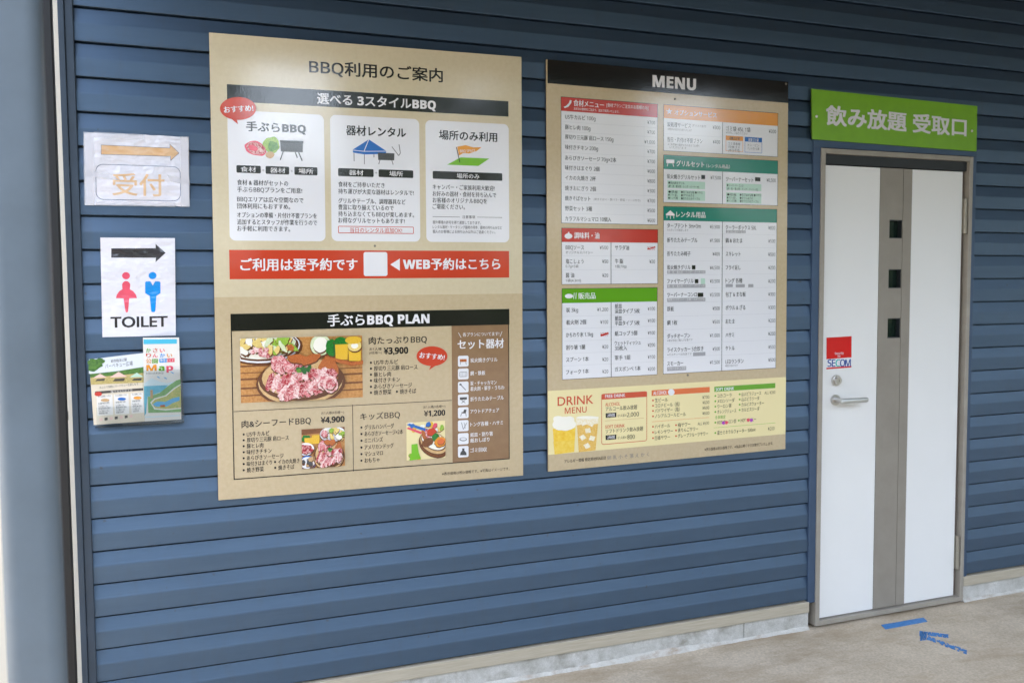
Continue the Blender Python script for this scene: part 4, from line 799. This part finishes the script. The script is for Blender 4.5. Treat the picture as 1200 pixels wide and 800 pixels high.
kl = K.part('lettering'); kl.text('葛西臨海公園', ku(240, 0)[0], ku(0, 268)[1], ku(355, 0)[0], 4, LINK, 2).text('バーベキュー広場', ku(200, 0)[0], ku(0, 306)[1], ku(400, 0)[0], 6, LINK, 2).text('手ぶらで気軽にバーベキューを楽しもう', ku(160, 0)[0], ku(0, 463)[1], ku(440, 0)[0], 3, LINK, 2)
kl.poly([ku(130, 490), ku(478, 465), ku(479, 483), ku(132, 508)], LDK, 1).ell(*ku(153, 508), 4.2, 2.6, LRED, 2, 16).text('選べる3スタイル', ku(240, 0)[0], ku(0, 494)[1], ku(400, 0)[0], 3.2, LWHT, 3)
kc = K.part('style_panel')
for x0, x1, dy in ((140, 252, 0), (262, 368, -8), (384, 478, -16)):
    kc.poly([ku(x0, 520+dy), ku(x1, 512+dy), ku(x1+6, 655+dy), ku(x0+8, 662+dy)], LWHT, 1); kc.ell(*ku((x0+x1)/2+5, 552+dy), 5, 1.8, (TAN, BLUEP, GOLD)[(x0 > 200)+(x0 > 300)], 2, 14)
    for q in range(6): kl.text('食材器材場所の案内' if q % 2 else '手ぶら器材レンタル', ku(x0+12+q, 0)[0], ku(0, 528+dy+(0, 48, 70, 85, 102, 118)[q])[1], ku(x1-12-(q*9 % 25), 0)[0], 2.5, LINK, 2)
for q in range(7): kc.poly([ku(160+q*36, 680-q*4), ku(182+q*36, 676-q*4), ku(183+q*36, 695-q*4), ku(161+q*36, 699-q*4)], LDK if q % 2 else LPNK, 1)
Mp = Sheet('map_brochure', 'folded park map brochure with a blue band, standing right of the cream leaflet', 'brochure', [(167.4, 395.6), (209.8, 395.4), (212.6, 491.2), (169.6, 493.6)], -0.024)
Mp.board('sheet', LWHT, LWHT, 0.004)
mp = Mp.part('map_picture'); MBL = lm('map_blue', (104, 192, 214), (84, 172, 200), 60); MGR = lm('map_green', (136, 186, 120), (112, 166, 96), 80); MCY = lm('map_cyan', (70, 190, 224)); MYL = lm('map_ochre', (214, 196, 120), (150, 180, 96), 160); MPL = lm('map_pale', (214, 232, 238)); MPD = lm('map_pond', (84, 176, 226))
mp.poly([ku(481, 108), ku(722, 106), ku(722, 138), ku(482, 142)], MCY, 1)
mp.poly([ku(484, 425), ku(540, 385), ku(600, 410), ku(650, 420), ku(700, 410), ku(748, 400), ku(750, 450), ku(484, 452)], MPL, 1).poly([ku(484, 442), ku(660, 434), ku(620, 480), ku(510, 520), ku(500, 640), ku(488, 660)], MBL, 2)
mp.poly([ku(512, 520), ku(600, 490), ku(660, 440), ku(720, 400), ku(748, 392), ku(752, 630), ku(516, 636)], MGR, 3).poly([ku(530, 560), ku(560, 530), ku(640, 508), ku(700, 455), ku(750, 425), ku(752, 606), ku(640, 618), ku(560, 610)], LWHT, 4).poly([ku(540, 565), ku(566, 538), ku(646, 514), ku(706, 462), ku(750, 434), ku(752, 598), ku(640, 608), ku(566, 602)], MYL, 5).poly([ku(548, 572), ku(580, 552), ku(640, 555), ku(690, 530), ku(740, 518), ku(742, 545), ku(690, 565), ku(650, 590), ku(570, 590)], MPD, 6)
mp.poly([ku(530, 470), ku(548, 468), ku(550, 530), ku(532, 532)], TAN, 4).poly([ku(600, 580), ku(635, 576), ku(638, 592), ku(604, 594)], FRIED, 7); mp.hline(*[ku(490, 0)[0], ku(745, 0)[0]], ku(0, 668)[1], 1.2, MPL, 2)
ml = Mp.part('lettering'); cols = [PINKP, SKYB, ORANGE, GREEN, VERM]
def multi(s_, xs, y, w_, e):
    for k, ch in enumerate(s_): ml.text(ch, ku(xs[k], 0)[0], ku(0, y)[1], ku(xs[k]+w_, 0)[0], e, cols[(k+len(s_)) % 5], 2, 0.03)
multi('かさい', (500, 550, 600), 186, 34, 5.8); multi('りんかい', (500, 548, 600, 652), 222, 36, 5.8); multi('公園', (500, 545), 262, 38, 6)
ml.poly([ku(596, 246), ku(650, 243), ku(651, 270), ku(597, 273)], SKYB, 2).poly([ku(651, 243), ku(705, 241), ku(706, 268), ku(652, 270)], PINKP, 2).text('散策ガイド', ku(602, 0)[0], ku(0, 257)[1], ku(700, 0)[0], 3.6, LWHT, 3, 0.01)
ml.text('M', ku(503, 0)[0], ku(0, 310)[1], ku(575, 0)[0], 9.5, ORANGE, 2, 0.025).text('a', ku(592, 0)[0], ku(0, 310)[1], ku(632, 0)[0], 9.5, GREEN, 2, 0.025).text('p', ku(648, 0)[0], ku(0, 308)[1], ku(694, 0)[0], 9.5, PINKP, 2, 0.025)
for x_, y_ in ((590, 378), (640, 384), (690, 345)): ml.ell(*ku(x_, y_), 2.2, 0.6, MPD, 2, 10, 30)
ml.text('東京都立公園 園内案内図', ku(500, 0)[0], ku(0, 350)[1], ku(625, 0)[0], 2.6, GREYI, 2)
x0, zt = pw(104.5, 432, -0.014); x1, _ = pw(213.5, 432, -0.03); _, zb = pw(140, 499.5, -0.03); _, ztr = pw(190, 394, -0.03)
xm = pw(167, 450, -0.03)[0]
hb_ = MB()
hb_.box((x0+0.012, -0.006, zb), (x1, -0.003, zt+0.03), CLEAR); hb_.box((x0+0.012, -0.032, zb), (x1, -0.006, zb+0.003), CLEAR)
hb_.box((xm, -0.0325, zb+0.003), (x1, -0.0305, zb+0.165), CLEAR); hb_.box((x1-0.002, -0.0300, zb+0.003), (x1, -0.006, zb+0.165), CLEAR); hb_.box((x0+0.016, -0.0325, zb+0.003), (xm-0.001, -0.0305, zb+0.06), CLEAR)
tag(hb_.build('leaflet_holder', None, ((x0+x1)/2, 0, zb)), 'clear acrylic holder on the blue wall under the TOILET notice', 'holder')

# ------------------------------------------------------------------ door sticker, floor tape
Sk = Sheet('security_sticker', 'red and white security sticker above the lock on the white door', 'sticker', [(968.5, 395.6), (997.9, 393.8), (997.7, 430.3), (968.3, 432.6)], LY-0.0012)
SKW = plain('sticker_white', (236, 236, 240), 0.25); Sk.board('sheet', SKW, SKW, 0.0010)
SR = plain('sticker_red', (214, 14, 14), 0.25); SB = plain('sticker_blue', (30, 70, 150), 0.25); SG = plain('sticker_teal', (40, 190, 180), 0.25)
sr = Sk.part('red_field'); sr.rect(968.5, 395.6, 997.8, 418.6, SR, 1); sr.rect(968.3, 430.8, 997.7, 430.3, SR, 1)
sl2 = Sk.part('lettering')
for s_, a, b_, m in (('S', 969.8, 974.2, SB), ('E', 974.9, 978.8, SB), ('C', 979.2, 984.6, SG), ('O', 984.4, 990, SB), ('M', 990.4, 996.8, SB)): sl2.text(s_, a, 425.2, b_, 11.6, m, 2+0.7*(s_ == 'O'), 0.016)
sl2.text('Security', 978.2, 414, 988.6, 3.6, SKW, 2, 0.01).text('by', 981.6, 416.9, 985, 3.2, SKW, 2)

TAPE = plain('blue_tape', (72, 138, 200), 0.6, 0, (56, 118, 182), 60, 0.2); 
def tape(b, pts, z, rag=0.0, hole=0.0):
    """a strip of tape from its two end edges: small cells, ragged along the sides, some worn away"""
    (a0, a1), (b0, b1) = pts; n, k = 26, 4
    g_ = lambda x, y: onground(x, y, GZ)
    A0, A1, B0, B1 = (g_(*q) for q in (a0, a1, b0, b1))
    P = [[(A0*(1-i/n)+B0*i/n)*(1-j/k)+(A1*(1-i/n)+B1*i/n)*j/k + np.array([random.uniform(-rag, rag), random.uniform(-rag, rag), 0]) for j in range(k+1)] for i in range(n+1)]
    for i in range(n):
        for j in range(k):
            if random.random() < hole: continue
            q = [P[i][j], P[i+1][j], P[i+1][j+1], P[i][j+1]]; top = [(p[0], p[1], z) for p in q]; bot = [(p[0], p[1], GZ+0.0005) for p in q]
            b.add(top+bot, [(0, 1, 2, 3), (0, 4, 5, 1), (1, 5, 6, 2), (2, 6, 7, 3), (3, 7, 4, 0)], TAPE)
gp = lambda a, b: (920+a/3.636, 580+b/3.636)
tb1 = MB(); tape(tb1, ((gp(410, 553), gp(428, 571)), (gp(590, 522), gp(607, 538))), GZ+0.0022, 0.0008)
q = onground(1060, 730); tag(tb1.build('floor_tape', None, (float(q[0]), float(q[1]), GZ)), 'straight strip of blue tape on the concrete before the door', 'floor tape')
tb2 = MB(); tape(tb2, ((gp(573, 578), gp(575, 620)), (gp(604, 583), gp(600, 616))), GZ+0.0020, 0.002, 0.22); tape(tb2, ((gp(604, 582), gp(610, 597)), (gp(694, 594), gp(697, 608))), GZ+0.0024, 0.002, 0.15)
tape(tb2, ((gp(602, 598), gp(604, 614)), (gp(775, 662), gp(772, 677))), GZ+0.0028, 0.003, 0.36)
q = onground(1105, 755); tag(tb2.build('tape_arrow', None, (float(q[0]), float(q[1]), GZ)), 'worn blue tape arrow on the concrete floor', 'floor tape')

make_texts(); make_parts()
